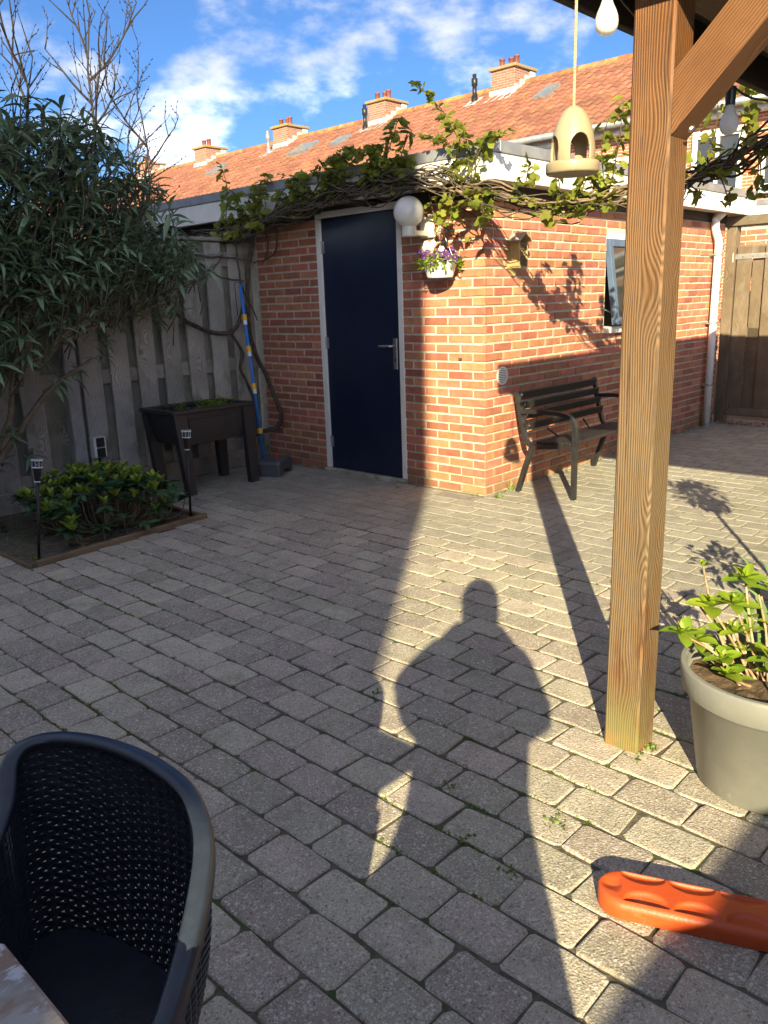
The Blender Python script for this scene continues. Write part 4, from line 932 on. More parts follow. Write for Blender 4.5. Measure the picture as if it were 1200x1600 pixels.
for k in range(5):
    f=MB(); y=-.265-k*.058; f.bbox(BX0+.012,BX1-.012,y-.024,y+.024,.357+.003*k,.378+.003*k,.003); part('seat_slat',f,m_slat,bn)
for y,z in ((-.082,.70),(-.105,.63),(-.128,.56),(-.148,.485)):
    f=MB(); f.lathe([(0,.004),(.006,.003),(.007,0)],(0,0,0),8,mat=Matrix.Translation((BX0+.022,y-.033,z))@Matrix.Rotation(PI/2,4,'X')); part('bolt',f,m_steel,bn)
f=MB(); f.tube([(BX0,-.25,.335),(BX1,-.25,.335)],.009,8); f.tube(catmull([(.55,-.16,.43),(.62,-.26,.35),(.8,-.3,.345)],4),.007,6); f.tube(catmull([(1.08,-.16,.43),(1.01,-.26,.35),(.8,-.3,.345)],4),.007,6); part('cross_bar',f,m_bench,bn)

# ------------------------------------------------------------------ veranda: post, brace, beams, dark roof
vr=thing('veranda',(-2.38,-2.3,0),'timber veranda corner with brown post, diagonal brace and dark roof','veranda')
f=MB(); f.bbox(-2.440,-2.326,-2.352,-2.240,-.02,2.125,.006); part('post',f,m_post,vr)
f=MB(); f.bbox(-2.442,-2.324,-5.2,-2.2385,2.127,2.213,.005); part('beam',f,m_beam,vr)
f=MB(); f.bbox(-2.323,1.3,-2.350,-2.242,2.127,2.213,.005); part('beam',f,m_beam,vr)
mwb=Matrix.Translation((-2.386,-2.3525,1.79))@Matrix.Rotation(R(-135),4,'X')   # local -z... along the brace
f=MB(); d=Vector((0,-1,1)).normalized(); n_=Vector((0,1,1)).normalized()
base=Vector((-2.386,-2.353,1.832)); vs=[]
for xx in (-.050,.050):
    lo=Vector((xx,0,-.075)); hi=Vector((xx,0,.075))
    a=base+lo; b=base+hi; L=.30
    c=a+Vector((0,-.265,.265)); e=b+Vector((0,-.115,.115)); 
    g2=c+Vector((0,.0,.0)); vs+=[a,b,b+Vector((0,-.1905,.1145*0+.1145)),b+Vector((0,-.265,.1145)),c]
# brace outline in the YZ plane (butted against the post, cut level under the beam)
yz=[(-2.3535,1.757),(-2.3535,1.905),(-2.574,2.1255),(-2.722,2.1255)]
f=MB(); f.prism(yz,0,-2.436,-2.338)
me=f.mesh('brace',m_brace); o=part('brace',me,None,vr)
f=MB()
for z,y in ((1.80,-2.385),(1.865,-2.365)): f.lathe([(0,.006),(.009,.005),(.010,0)],(0,0,0),8,mat=Matrix.Translation((-2.39,y-.012*0,z-.028))@Matrix.Rotation(R(135),4,'X'))
part('bracket_screws',f,m_steel,vr)
RX0,RX1,RY1,RY0=-2.645,1.36,-2.065,-5.35
f=MB(); f.bbox(RX0+.03,RX1,RY0,RY1-.03,2.215,2.30,.003); part('roof_panel',f,m_darkwood,vr)
f=MB(); f.bbox(RX0,RX1,RY1-.028,RY1,2.105,2.31,.003); part('fascia',f,m_darkwood,vr)
f=MB(); f.bbox(RX0,RX0+.028,RY0,RY1-.0285,2.162,2.31,.003); part('fascia',f,m_darkwood,vr)
for k in range(8):
    y=-2.62-k*.36; f=MB(); f.bbox(-2.32,RX1-.01,y-.02,y+.02,2.15,2.2135,.003); part('rafter',f,m_darkwood,vr)
for x,y in ((1.22,-2.295),(1.22,-5.15),(-2.38,-5.15)):
    f=MB(); f.bbox(x-.056,x+.056,y-.056,y+.056,-.02,2.125,.006); part('post',f,m_post,vr)

# ------------------------------------------------------------------ bird feeder
bf=thing('bird_feeder',(-2.60,-2.17,1.66),'beige ceramic egg shaped bird feeder hanging on a rope','bird feeder')
FC=Vector((-2.600,-2.171,0)); z0=1.672
f=MB(); nA=240
prof=[(.0545,.026),(.0560,.040),(.0562,.055),(.0548,.070),(.0520,.088),(.0480,.104),(.0420,.122),(.0340,.138),(.0230,.152),(.0110,.160),(.003,.162)]
prof2=[]
for i in range(len(prof)-1):
    for k in range(12): t=k/12; prof2.append((prof[i][0]*(1-t)+prof[i+1][0]*t,prof[i][1]*(1-t)+prof[i+1][1]*t))
prof2.append(prof[-1])
def arch(an,zz):
    for c in (R(-128+0),R(-128+90),R(-128+180),R(-128+270)):
        da=(an-c+PI)%(2*PI)-PI; hw=.50
        if zz<.030: return False
        if abs(da)<hw:
            if zz<.058: return True
            t=(zz-.058)/.034
            if t<1 and abs(da)<hw*math.sqrt(1-t*t): return True
    return False
vs=[];fs=[]
for shell in (0,1):
    for r,zz in prof2:
        for k in range(nA):
            a=2*PI*k/nA; rr_=max(.001,r-.0065*shell); vs.append(FC+Vector((rr_*math.cos(a),rr_*math.sin(a),z0+zz-(.005*shell if zz>.14 else 0))))
m_=len(prof2)
def hole(i,k): return arch(2*PI*(k+.5)/nA,(prof2[i][1]+prof2[i+1][1])/2)
for i in range(m_-1):
    for k in range(nA):
        if hole(i,k): continue
        k2=(k+1)%nA; a,b,c,e=i*nA+k,i*nA+k2,(i+1)*nA+k2,(i+1)*nA+k; O=m_*nA
        fs.append((a,b,c,e)); fs.append((O+e,O+c,O+b,O+a))
        if hole(i,k2): fs.append((b,O+b,O+c,c))
        if hole(i,(k-1)%nA): fs.append((a,e,O+e,O+a))
        if i+1<m_-1 and hole(i+1,k): fs.append((e,c,O+c,O+e))
        if i>0 and hole(i-1,k): fs.append((b,a,O+a,O+b))
f.add(vs,fs); part('dome',f,m_ceram,bf,smooth=False,fix=False)
for p in bf.children[0].data.polygons: p.use_smooth=True
f=MB(); f.lathe([(0,.004),(.050,.002),(.055,.0),(.0640,.002),(.0665,.006),(.0672,.022),(.0665,.028),(.0635,.030),(.0610,.027),(.0600,.012),(0,.012)],FC+Vector((0,0,z0)),48); part('tray',f,m_ceram,bf,smooth=False)
for p in bf.children[1].data.polygons: p.use_smooth=True
f=MB(); f.tube([FC+Vector((0,0,z0+.150)),FC+Vector((0,0,2.134))],.0036,8); part('rope',f,m_rope,bf)

# ------------------------------------------------------------------ festoon lights
def bulb(name,top,d,label,mt,sock=True,R_=.031):
    t=thing(name,top,label,'light bulb','festoon bulbs under the veranda roof'); top=Vector(top); F=frame(top,Vector(d))
    f=MB(); f.lathe([(0,0),(.016,0),(.0165,.012),(.0155,.040),(.0145,.052),(0,.052)],(0,0,0),16,mat=F); part('socket',f,m_black,t,smooth=False)
    pr_=[(.0125,.050),(.0135,.058),(.018,.070),(.025,.084),(.0295,.098),(.0305,.110),(.028,.122),(.021,.132),(.010,.1375),(0,.138)]
    f=MB(); f.lathe([(r*R_/.0305,z) for r,z in pr_],(0,0,0),20,mat=F); part('glass',f,mt,t,smooth=True)
bulb('festoon_bulb',(-1.778,-2.241,1.985),(-.015,-.02,-1),'frosted festoon bulb in black socket hanging below the timber brace',m_opal,R_=.0285)
bulb('festoon_bulb',(-2.497,-2.196,2.140),(-.06,-.05,-1),'sunlit white festoon bulb under the roof edge left of the post',m_opal,R_=.029)
cb=MB(); cb.tube(catmull([(-2.497,-2.196,2.145),(-2.46,-2.19,2.12),(-2.2,-2.205,2.04),(-1.95,-2.215,2.02),(-1.778,-2.241,1.99),(-1.73,-2.31,1.945),(-1.6,-2.48,1.93),(-1.3,-2.8,1.99),(-.9,-3.2,2.12)],6),.0036,6)
tag(part('festoon_cable',cb,m_black,smooth=True),'black festoon light cable sagging behind the timber post','cable')

# ------------------------------------------------------------------ pot with hydrangea
pc=Vector((-2.33,-2.69,0))
pt=thing('plant_pot',pc,'large round grey plastic flower pot right of the timber post','plant pot')
f=MB(); f.lathe([(0,.0),(.176,.0),(.183,.006),(.222,.275),(.236,.279),(.240,.284),(.2495,.350),(.245,.358),(.234,.358),(.230,.345),(.226,.27),(0,.27)],pc,72); part('shell',f,m_potg,pt,smooth=False)
for p in pt.children[0].data.polygons: p.use_smooth=abs(p.normal.z)<.75
f=MB(); nq=20
vs=[pc+Vector((0,0,.305))]; fs=[]
for r in range(1,7):
    for k in range(28):
        a=2*PI*k/28; rr_=.2265*r/6; p=pc+Vector((rr_*math.cos(a),rr_*math.sin(a),.30)); p.z+=.016*mnoise.noise(p*16)+.01*mnoise.noise(p*45); vs.append(p)
for k in range(28): fs.append((0,1+k,1+(k+1)%28))
for r in range(5):
    for k in range(28): fs.append((1+r*28+k,1+(r+1)*28+k,1+(r+1)*28+(k+1)%28,1+r*28+(k+1)%28))
f.add(vs,fs); part('soil',f,m_potsoil,pt)
hy=thing('hydrangea',pc+Vector((0,0,.30)),'hydrangea with pale bare stems and fresh lime leaves in the grey pot','plant')
HT=[((-2.30,-2.46,.595),'b'),((-2.30,-2.58,.585),'L'),((-2.46,-2.475,.44),'L'),((-2.36,-2.515,.50),'L'),((-2.34,-2.57,.515),'L'),((-2.36,-2.585,.44),'M'),((-2.44,-2.60,.345),'M'),((-2.40,-2.70,.40),'L'),((-2.30,-2.60,.43),'M'),((-2.40,-2.50,.41),'M'),((-2.30,-2.38,.42),'x'),((-2.30,-2.45,.48),'x'),((-2.30,-2.62,.545),'x'),((-2.40,-2.57,.37),'M'),((-2.28,-2.66,.55),'L'),((-2.26,-2.72,.60),'x'),((-2.24,-2.70,.50),'L'),((-2.30,-2.78,.52),'L'),((-2.38,-2.80,.45),'L'),((-2.22,-2.80,.58),'L'),((-2.22,-2.60,.52),'x'),((-2.33,-2.55,.42),'M')]
hl=[]; hp_=[leaf_oval(.082,.052,.25,.25,5),leaf_oval(.060,.038,.3,.2,5),leaf_oval(.036,.016,.4,.05,4)]
for p,kind in HT:
    p=Vector(p); b=pc+Vector(((p.x-pc.x)*.30+rnd.gauss(0,.015),(p.y-pc.y)*.35+rnd.gauss(0,.015),.295)); mid=b.lerp(p,.5)+Vector((rnd.gauss(0,.012),rnd.gauss(0,.012),rnd.gauss(0,.01)))
    f=MB(); f.tube(catmull([b,mid,p],3),[.0050,.0042,.0046,.0036,.0040,.0031,.0034],7); part('stem',f,m_hstem,hy,smooth=True)
    if kind=='x': continue
    a0=rnd.uniform(0,6); ax=(p-mid).normalized()
    sets={'b':[(2,6,.9,.8)],'L':[(0,4,.30,.85),(1,4,.75,.95),(2,4,1.15,1.1)],'M':[(1,4,.35,.9),(1,2,.8,.7),(2,4,1.0,1)]}[kind]
    for pi_,n_l,el,sc in sets:
        for k in range(n_l):
            a=a0+k*(PI/2)+pi_*.78; e=el+rnd.gauss(0,.15); hl.append((leafmw(p,(math.cos(a)*math.cos(e),math.sin(a)*math.cos(e),math.sin(e)),rnd.gauss(0,.2),sc*rnd.uniform(.8,1.15)),pi_,0))
    if kind!='b':
        q=b.lerp(p,.65)
        for k in range(2):
            a=a0+k*PI; hl.append((leafmw(q,(math.cos(a),math.sin(a),.4),0,.8),1,0))
emit_leaves(hy,hl,hp_,[m_hyd],300)
ir=thing('strap_leaved_plant',(-2.22,-2.66,.30),'narrow grey green strap leaves behind the hydrangea at the right edge','plant')
for (dx,dy,h) in ((0,0,.34),(.03,-.03,.30),(-.02,-.04,.27),(.0,.03,.25)):
    b=Vector((-2.21+dx,-2.62+dy,.29)); f=MB(); pts=catmull([b,b+Vector((dx*.6,.02,h*.5)),b+Vector((dx*1.5,.05,h*.85)),b+Vector((dx*2.5,.10,h))],4)
    for i in range(len(pts)-1):
        w0=.011*(1-(i/(len(pts)-1))**2); w1=.011*(1-((i+1)/(len(pts)-1))**2); s=Vector((.7,-.7,0)); f.add([pts[i]-s*w0,pts[i]+s*w0,pts[i+1]+s*w1,pts[i+1]-s*w1],[(0,1,2,3)])
    part('leaf',f,m_iris,ir,smooth=True,fix=False)

# ------------------------------------------------------------------ orange moulded board
A=Vector((-3.065,-2.560,0)); dr=Vector((.385,-.923,0)).normalized(); sdv=Vector((dr.y,-dr.x,0))   # sdv towards the camera
ob_=thing('orange_board',A+dr*.3,'orange moulded plastic board lying on the pavers','plastic board')
f=MB(); W2,Lb=.0615,.66; nu,nv=330,64; H=.044
def edgew(u):
    r=W2
    if u<r: return math.sqrt(max(0,r*r-(r-u)**2))
    if u>Lb-r: return math.sqrt(max(0,r*r-(u-Lb+r)**2))
    return r
def hgt(u,v):
    # v in -1..1 across ; scalloped pockets alternate along both long sides
    hw=max(edgew(u),1e-4); d=min(1,(1-abs(v))*hw/.018); z=H*(.55+.45*math.sqrt(max(0,1-(1-d)**2)))
    for s,off in ((1,.062),(-1,.050)):
        for k in range(6):
            c=off+k*.108+.048; a=(u-c)/.049
            if abs(a)<1:
                arc=.72-(.62 if s>0 else .42)*math.sqrt(1-a*a); ch_=.72 if s>0 else .80; vv=v*s
                if arc<vv<ch_+.05:
                    t=(vv-arc)/max(1e-4,ch_-arc)
                    dep=min(1,t/.22)*(.55+.45*t) if t<1 else max(0,1-(t-1)*(ch_-arc)/.05)
                    z-=(.013 if s>0 else .011)*dep*(1-a*a)**.35
    a=(u-.030)/.024
    if abs(a)<1 and abs(v)<.45: z-=.008*(1-a*a)*(1-abs(v)/.45)
    return z
vs=[];fs=[]
for i in range(nu+1):
    u=Lb*(i/nu); hw=edgew(u)
    for j in range(nv+1):
        v=-1+2*j/nv; v=math.sin(v*PI/2)**1 if True else v
        vs.append(A+dr*u+sdv*(v*hw)+Vector((0,0,.004+hgt(u,v))))
for i in range(nu):
    for j in range(nv):
        a=i*(nv+1)+j; fs.append((a,a+1,a+nv+2,a+nv+1))
o0=len(vs)
for i in range(nu+1):
    u=Lb*(i/nu); hw=edgew(u)
    for s in (-1,1): vs.append(A+dr*u+sdv*(s*hw*.94)+Vector((0,0,.002)))
for i in range(nu):
    fs.append((i*(nv+1),(i+1)*(nv+1),o0+2*(i+1),o0+2*i)); fs.append(((i+1)*(nv+1)+nv,i*(nv+1)+nv,o0+2*i+1,o0+2*(i+1)+1))
f.add(vs,fs); part('body',f,m_orange,ob_,smooth=True)

# ------------------------------------------------------------------ rattan chair
ch=thing('rattan_chair',(-4.2,-2.4,0),'dark blue grey woven resin tub chair in the lower left corner','chair')
rim=[(-4.52,-2.50,.63),(-4.40,-2.38,.645),(-4.29,-2.275,.655),(-4.205,-2.185,.69),(-4.165,-2.125,.725),(-4.125,-2.108,.738),(-4.075,-2.135,.742),(-4.035,-2.215,.745),(-4.012,-2.315,.743),(-4.012,-2.415,.738),(-4.030,-2.48,.728),(-4.058,-2.528,.712),(-4.105,-2.575,.683),(-4.165,-2.622,.650),(-4.235,-2.675,.632),(-4.34,-2.75,.625),(-4.46,-2.83,.62)]
RC=catmull(rim,8); cen=Vector((-4.30,-2.46,0))
def shell_pt(i,v):
    r=RC[i]; r=r-Vector((r.x-cen.x,r.y-cen.y,0)).normalized()*.014-Vector((0,0,.022)); k=.80; b=Vector((cen.x+(r.x-cen.x)*k,cen.y+(r.y-cen.y)*k,.425)); t=v**.9
    p=b.lerp(r,v); rad=Vector((r.x-cen.x,r.y-cen.y,0)).normalized(); return p+rad*(.016*math.sin(PI*v)), rad
n_=len(RC); 
wv=MB(); ROWS=40
# resample evenly along the rim
Ls=[0]
for a,b in zip(RC,RC[1:]): Ls.append(Ls[-1]+(b-a).length)
COLS=int(Ls[-1]/.025)
def at(s,v):
    i=0
    while i<len(Ls)-2 and Ls[i+1]<s: i+=1
    t=(s-Ls[i])/max(1e-9,Ls[i+1]-Ls[i]); p0,r0=shell_pt(i,v); p1,r1=shell_pt(min(i+1,n_-1),v); return p0.lerp(p1,t),r0.lerp(r1,t).normalized()
def ribbon(mb,pts,rads,hh,th,vert=False):
    vs=[];fs=[];L=len(pts)
    for q,(p,rd) in enumerate(zip(pts,rads)):
        t=(pts[min(q+1,L-1)]-pts[max(q-1,0)]).normalized(); u=t.cross(rd).normalized(); tilt=rd*(0.0)
        for a,b in ((-1,-1),(-1,1),(1,1),(1,-1)): vs.append(p+u*(a*hh)+rd*(b*th))
    for q in range(L-1):
        for k in range(4): fs.append((q*4+k,q*4+(k+1)%4,(q+1)*4+(k+1)%4,(q+1)*4+k))
    mb.add(vs,fs)
def gap(s,v): return .17<s/Ls[-1]<.245 and v<.22
for r in range(ROWS):
    v=.015+.935*r/(ROWS-1); pts=[];rads=[]
    for c in range(COLS*3+1):
        s=Ls[-1]*c/(COLS*3); p,rad=at(s,v)
        if gap(s,v):
            if len(pts)>2: ribbon(wv,pts,rads,.0038,.0013)
            pts=[];rads=[]; continue
        ph=math.cos(PI*c/3+(PI if r%2 else 0)); pts.append(p+rad*(-.0034*ph)+Vector((0,0,rnd.gauss(0,.0002)))); rads.append(rad)
    if len(pts)>2: ribbon(wv,pts,rads,.0038,.0013)
for c in range(COLS+1):
    s=min(Ls[-1]*.9995,Ls[-1]*c/COLS); lo=.225 if .17<s/Ls[-1]<.245 else 0; q_=[at(s,lo+(.965-lo)*q/10) for q in range(11)]
    ribbon(wv,[a for a,b in q_],[b for a,b in q_],.0042,.0012)
part('woven_shell',wv,m_rattan,ch,kind='stuff')
f=MB(); vs=[];fs=[]
section=[(-.027,-.020),(-.026,-.013),(-.020,-.010),(-.006,-.010),(-.001,-.014),(.0005,-.022),(.0005,-.036),(-.004,-.042),(-.009,-.040),(-.011,-.022),(-.022,-.022)]
for i,p in enumerate(RC):
    _,rad=shell_pt(i,1.0); t=(RC[min(i+1,n_-1)]-RC[max(i-1,0)]); t.normalize(); nn=Vector((t.y,-t.x,0)); nn=nn if nn.dot(rad)>0 else -nn; nn.normalize(); u=Vector((0,0,1))
    for a,b in section: vs.append(p+nn*a+u*b)
m_s=len(section)
for i in range(n_-1):
    for k in range(m_s): fs.append((i*m_s+k,i*m_s+(k+1)%m_s,(i+1)*m_s+(k+1)%m_s,(i+1)*m_s+k))
f.add(vs,fs); part('rim',f,m_rim,ch,smooth=True)
seat=[at(Ls[-1]*q/40,0)[0] for q in range(41)]
f=MB(); f.add([p+Vector((0,0,.006)) for p in seat]+[p-Vector((0,0,.02)) for p in seat],[tuple(range(41)),tuple(range(81,40,-1))]+[(i,(i+1)%41,41+(i+1)%41,41+i) for i in range(41)])
part('seat',f,m_rattan,ch)
for x,y,tx,ty in ((-4.10,-2.24,-4.07,-2.20),(-4.12,-2.52,-4.09,-2.56),(-4.42,-2.44,-4.44,-2.40),(-4.38,-2.70,-4.40,-2.75)):
    f=MB(); f.tube([(x,y,.41),(tx,ty,.0)],[.024,.017],8); part('leg',f,m_rattan,ch,smooth=True)

# ------------------------------------------------------------------ garden table
tb=thing('garden_table',(-4.8,-2.1,0),'weathered plank garden table at the lower left edge','table')
for k in range(8):
    y0=-2.93+k*.203; f=MB(); f.bbox(-5.30,-4.322+rnd.uniform(-.002,.002),y0,y0+.1995,.705,.740,.004); part('plank',f,m_tabletop,tb)
f=MB(); f.bbox(-5.22,-4.40,-2.85,-2.82,.62,.704,.003); f.bbox(-5.22,-4.40,-1.43,-1.40,.62,.704,.003); part('apron',f,m_tabletop,tb)
for x,y in ((-5.2,-2.83),(-4.43,-2.83),(-5.2,-1.42),(-4.43,-1.42)):
    f=MB(); f.bbox(x-.035,x+.035,y-.035,y+.035,0,.62,.004); part('leg',f,m_tabletop,tb)

# ------------------------------------------------------------------ grape vine along the eave and across to the veranda
vn=thing('grape_vine',(-.1,2.3,0),'old grape vine trained along the shed eave with fresh lime leaves','vine')
SP=[(-.22,3.0,1.92),(-.24,2.7,1.95),(-.25,2.08,2.00),(-.25,1.52,2.08),(-.24,1.10,2.15),(-.23,.66,2.14),(-.24,.21,2.10),(-.25,-.19,2.00),(-.26,-.65,1.875),(-.26,-1.13,1.905),(-.27,-1.46,1.92),(-.28,-1.64,1.96),(-.30,-1.86,2.05),(-.32,-2.3,2.16),(-.34,-2.8,2.25)]
spine=catmull(SP,10)
def strand(i0,i1,rad,r0,r1,seed,mt):
    r=random.Random(seed); f=MB(); pts=[]
    for i in range(i0,min(i1,len(spine))):
        o=Vector((mnoise.noise(Vector((i*.09,seed*1.7,0))),0,mnoise.noise(Vector((i*.09,seed*1.7,9)))))*rad*2.4+Vector((mnoise.noise(Vector((i*.6,seed,20))),0,mnoise.noise(Vector((i*.6,seed,30)))))*.012
        pts.append(spine[i]+o)
    n=len(pts); f.tube(pts,[r0+(r1-r0)*k/(n-1)+.15*r0*mnoise.noise(Vector((k*.8,seed,2))) for k in range(n)],6)
    part('branch',f,mt,vn,smooth=True)
NS=len(spine)
for k in range(26):
    strand(int(2+k*.9)%16,rnd.randint(56,88),rnd.uniform(.035,.085),rnd.uniform(.005,.010),rnd.uniform(.003,.006),k+1,m_bark)
for k in range(13): strand(62+k%7,NS-rnd.randint(0,34),rnd.uniform(.025,.06),rnd.uniform(.004,.010),rnd.uniform(.003,.006),k+31,m_barkl)
for k in range(12): strand(92+k,NS-1,rnd.uniform(.04,.09),rnd.uniform(.004,.009),.005,k+51,m_bark)
for k in range(9): strand(5+k*6,40+k*8,.085,.0045,.003,k+71,m_bark)
TR=[[(-.10,2.30,2.02),(-.13,2.30,1.88),(-.19,2.31,1.62),(-.20,2.33,1.15),(-.12,2.33,.9),(-.08,2.28,.75),(-.06,2.20,.55),(-.055,2.16,.43),(-.06,2.22,.33),(-.16,2.32,.29),(-.26,2.33,.24),(-.28,2.34,.0)],
    [(-1.10,2.30,2.0),(-1.04,2.31,1.86),(-1.02,2.32,1.72),(-.98,2.33,1.45),(-.88,2.335,1.32),(-.72,2.34,1.22),(-.55,2.335,1.17),(-.40,2.33,1.16),(-.30,2.33,1.25),(-.24,2.33,1.38)],
    [(-.40,2.34,1.18),(-.30,2.335,1.0),(-.32,2.335,.85),(-.25,2.335,.7),(-.2,2.33,.5),(-.24,2.33,.2),(-.26,2.34,.0)]]
for k,t in enumerate(TR):
    p=catmull(t,7); f=MB(); f.tube([q+Vector((.010*mnoise.noise(q*9),0,.010*mnoise.noise(q*9+Vector((5,0,0))))) for q in p],[.019 if k==0 else .018 if k==1 else .012]*len(p),8)
    part('trunk',f,m_bark,vn,smooth=True)
    f=MB(); f.tube([q+Vector((.022*mnoise.noise(q*7+Vector((2,2,2))),-.018,.022*mnoise.noise(q*8))) for q in p],[.010]*len(p),6); part('branch',f,m_bark,vn,smooth=True)
for t in ([(-.16,1.95,2.03),(-.12,1.98,1.90),(-.09,2.05,1.80),(-.10,2.18,1.74),(-.14,2.28,1.72)],[(-.12,2.12,2.0),(-.10,2.12,1.85),(-.10,2.2,1.72)],[(-.9,2.36,1.78),(-.6,2.36,1.77),(-.3,2.36,1.76),(-.14,2.30,1.74)],[(-.75,2.37,1.80),(-.60,2.36,1.70),(-.40,2.35,1.60),(-.22,2.33,1.58)],[(-.95,2.37,1.50),(-.70,2.37,1.56),(-.50,2.37,1.66),(-.38,2.36,1.80)],[(-.30,2.30,1.9),(-.29,2.3,1.7),(-.25,2.3,1.5),(-.13,2.3,1.25)]):
    p=catmull(t,6); f=MB(); f.tube([q+Vector((.012*mnoise.noise(q*11),0,.012*mnoise.noise(q*12))) for q in p],[.010-.004*i/len(p) for i in range(len(p))],6); part('branch',f,m_bark,vn,smooth=True)
# leaf
def vineleaf():
    mb=MB(); out=[(0,-.004),(.016,-.018),(.038,-.012),(.030,.010),(.046,.030),(.027,.036),(.018,.060),(0,.072),(-.018,.060),(-.027,.036),(-.046,.030),(-.030,.010),(-.038,-.012),(-.016,-.018)]
    vs=[(0,.018,-.004)]+[(x*.92,y*.92,.010*abs(x)/.046+(-.006 if y>.05 else 0)+.004*((i%2)*2-1)) for i,(x,y) in enumerate(out)]
    mb.add(vs,[(0,1+i,1+(i+1)%len(out)) for i in range(len(out))]); return mb
VL=[vineleaf()]; vl=[]
def shoot(pts,r0=.0045,leafn=8,sz=.8,mt=None,jit=.02,tip=True):
    p=catmull(pts,6); p=[q+Vector((mnoise.noise(q*14),mnoise.noise(q*14+Vector((3,1,0))),mnoise.noise(q*14+Vector((0,7,0)))))*.010 for q in p]
    f=MB(); f.tube(p,[r0*(1-.6*i/len(p)) for i in range(len(p))],5); part('shoot',f,mt or m_bark,vn,smooth=True)
    leafn=int(leafn*1.6)
    for k in range(leafn):
        t=(k+.5+rnd.uniform(-.3,.3))/leafn; q=p[min(len(p)-1,int(t*len(p)))]
        for _ in range(rnd.choice((1,1,2))):
            a=rnd.uniform(0,2*PI); d=Vector((math.cos(a),math.sin(a),rnd.uniform(-.4,.7))).normalized(); b=q+d*rnd.uniform(.012,.04)
            vl.append((leafmw(b,(d.x*.7-.35+rnd.gauss(0,.3),d.y*.7-.25+rnd.gauss(0,.3),rnd.uniform(-.9,.35)),rnd.gauss(0,.6),sz*rnd.uniform(.55,1.15)),0,0))
sh=[([(-.25,.62,2.18),(-.27,.60,2.32),(-.26,.55,2.45),(-.25,.50,2.53)],13),([(-.25,.55,2.2),(-.27,.45,2.35),(-.25,.40,2.45)],8),
    ([(-.25,.10,2.15),(-.26,.0,2.30),(-.25,.10,2.45),(-.25,.22,2.60),(-.25,.33,2.68)],20),([(-.25,.05,2.28),(-.30,.12,2.34),(-.30,.30,2.38)],6),
    ([(-.25,-.05,2.10),(-.27,-.08,2.25),(-.27,-.02,2.36),(-.28,.02,2.42)],9),([(-.25,-.10,2.08),(-.28,-.15,2.22),(-.3,-.25,2.30),(-.28,-.35,2.30)],10),
    ([(-.25,1.3,2.1),(-.27,1.15,2.25),(-.26,1.05,2.36),(-.25,.95,2.42)],12),([(-.25,1.1,2.16),(-.27,1.0,2.28),(-.26,.85,2.38)],9),
    ([(-.25,1.9,2.03),(-.28,1.75,2.16),(-.27,1.65,2.24),(-.26,1.5,2.28)],9),([(-.26,2.5,1.98),(-.28,2.42,2.12),(-.27,2.40,2.28),(-.26,2.43,2.42),(-.25,2.5,2.50)],9),
    ([(-.26,2.3,2.0),(-.28,2.15,2.15),(-.27,2.0,2.28),(-.26,1.88,2.34)],10),([(-.25,1.5,2.1),(-.3,1.4,2.24),(-.3,1.25,2.3)],9),([(-.25,.8,2.16),(-.3,.75,2.25),(-.28,.72,2.36)],9),
    ([(-.25,-.10,2.02),(-.30,-.02,1.93),(-.30,.05,1.85)],6),([(-.25,.05,2.06),(-.30,.12,1.95),(-.31,.16,1.86)],7),([(-.25,-.2,1.98),(-.32,-.22,1.90),(-.32,-.25,1.82)],6),
    ([(-.25,-.45,1.93),(-.28,-.5,2.02),(-.28,-.52,2.12)],7),([(-.25,-.7,1.9),(-.28,-.72,2.0),(-.28,-.72,2.10)],6),([(-.26,-.95,1.9),(-.28,-1.0,2.0),(-.28,-.98,2.15),(-.28,-1.03,2.3)],12),
    ([(-.26,-1.02,1.92),(-.30,-1.08,2.05),(-.3,-1.1,2.2),(-.3,-1.1,2.35)],11),([(-.26,-.85,1.9),(-.3,-.9,1.98),(-.3,-.95,2.02)],6),
    ([(-.28,-1.40,1.92),(-.3,-1.42,2.05),(-.32,-1.46,2.2),(-.34,-1.5,2.35)],10),([(-.28,-1.55,1.95),(-.3,-1.6,2.1),(-.32,-1.62,2.28)],11),([(-.3,-1.7,2.0),(-.3,-1.75,2.15),(-.32,-1.78,2.3)],10),([(-.3,-1.6,1.96),(-.32,-1.68,1.86),(-.34,-1.72,1.75)],3),
    ([(-.3,-1.45,1.93),(-.3,-1.55,1.85),(-.3,-1.58,1.83)],3),([(-.3,-1.8,2.02),(-.32,-1.85,1.92),(-.34,-1.84,1.80)],6),([(-.25,3.0,1.95),(-.3,2.8,1.90),(-.32,2.6,1.90)],8),([(-.25,2.6,1.96),(-.32,2.4,1.93),(-.34,2.2,1.95)],9),([(-.25,2.2,1.99),(-.33,2.05,1.97),(-.34,1.9,1.98)],6)]
for p,n in sh: shoot(p,.0045,n,1.0)
for k in range(22):
    y=.35+2.0*rnd.random(); i=min(range(len(spine)),key=lambda q:abs(spine[q].y-y)); s0=spine[i]; hh=rnd.uniform(.08,.26)
    shoot([s0,s0+Vector((-.03,rnd.uniform(-.06,.06),hh*.45)),s0+Vector((-.04,rnd.uniform(-.12,.12),hh*.8)),s0+Vector((-.05,rnd.uniform(-.18,.18),hh))],.0032,rnd.randint(4,8),.95)
for k in range(14):
    y=-.05-1.1*rnd.random(); i=min(range(len(spine)),key=lambda q:abs(spine[q].y-y)); s0=spine[i]; hh=rnd.uniform(-.12,.18)
    shoot([s0,s0+Vector((-.03,rnd.uniform(-.05,.05),hh*.5)),s0+Vector((-.05,rnd.uniform(-.1,.1),hh))],.003,rnd.randint(3,5),.9,m_barkl)
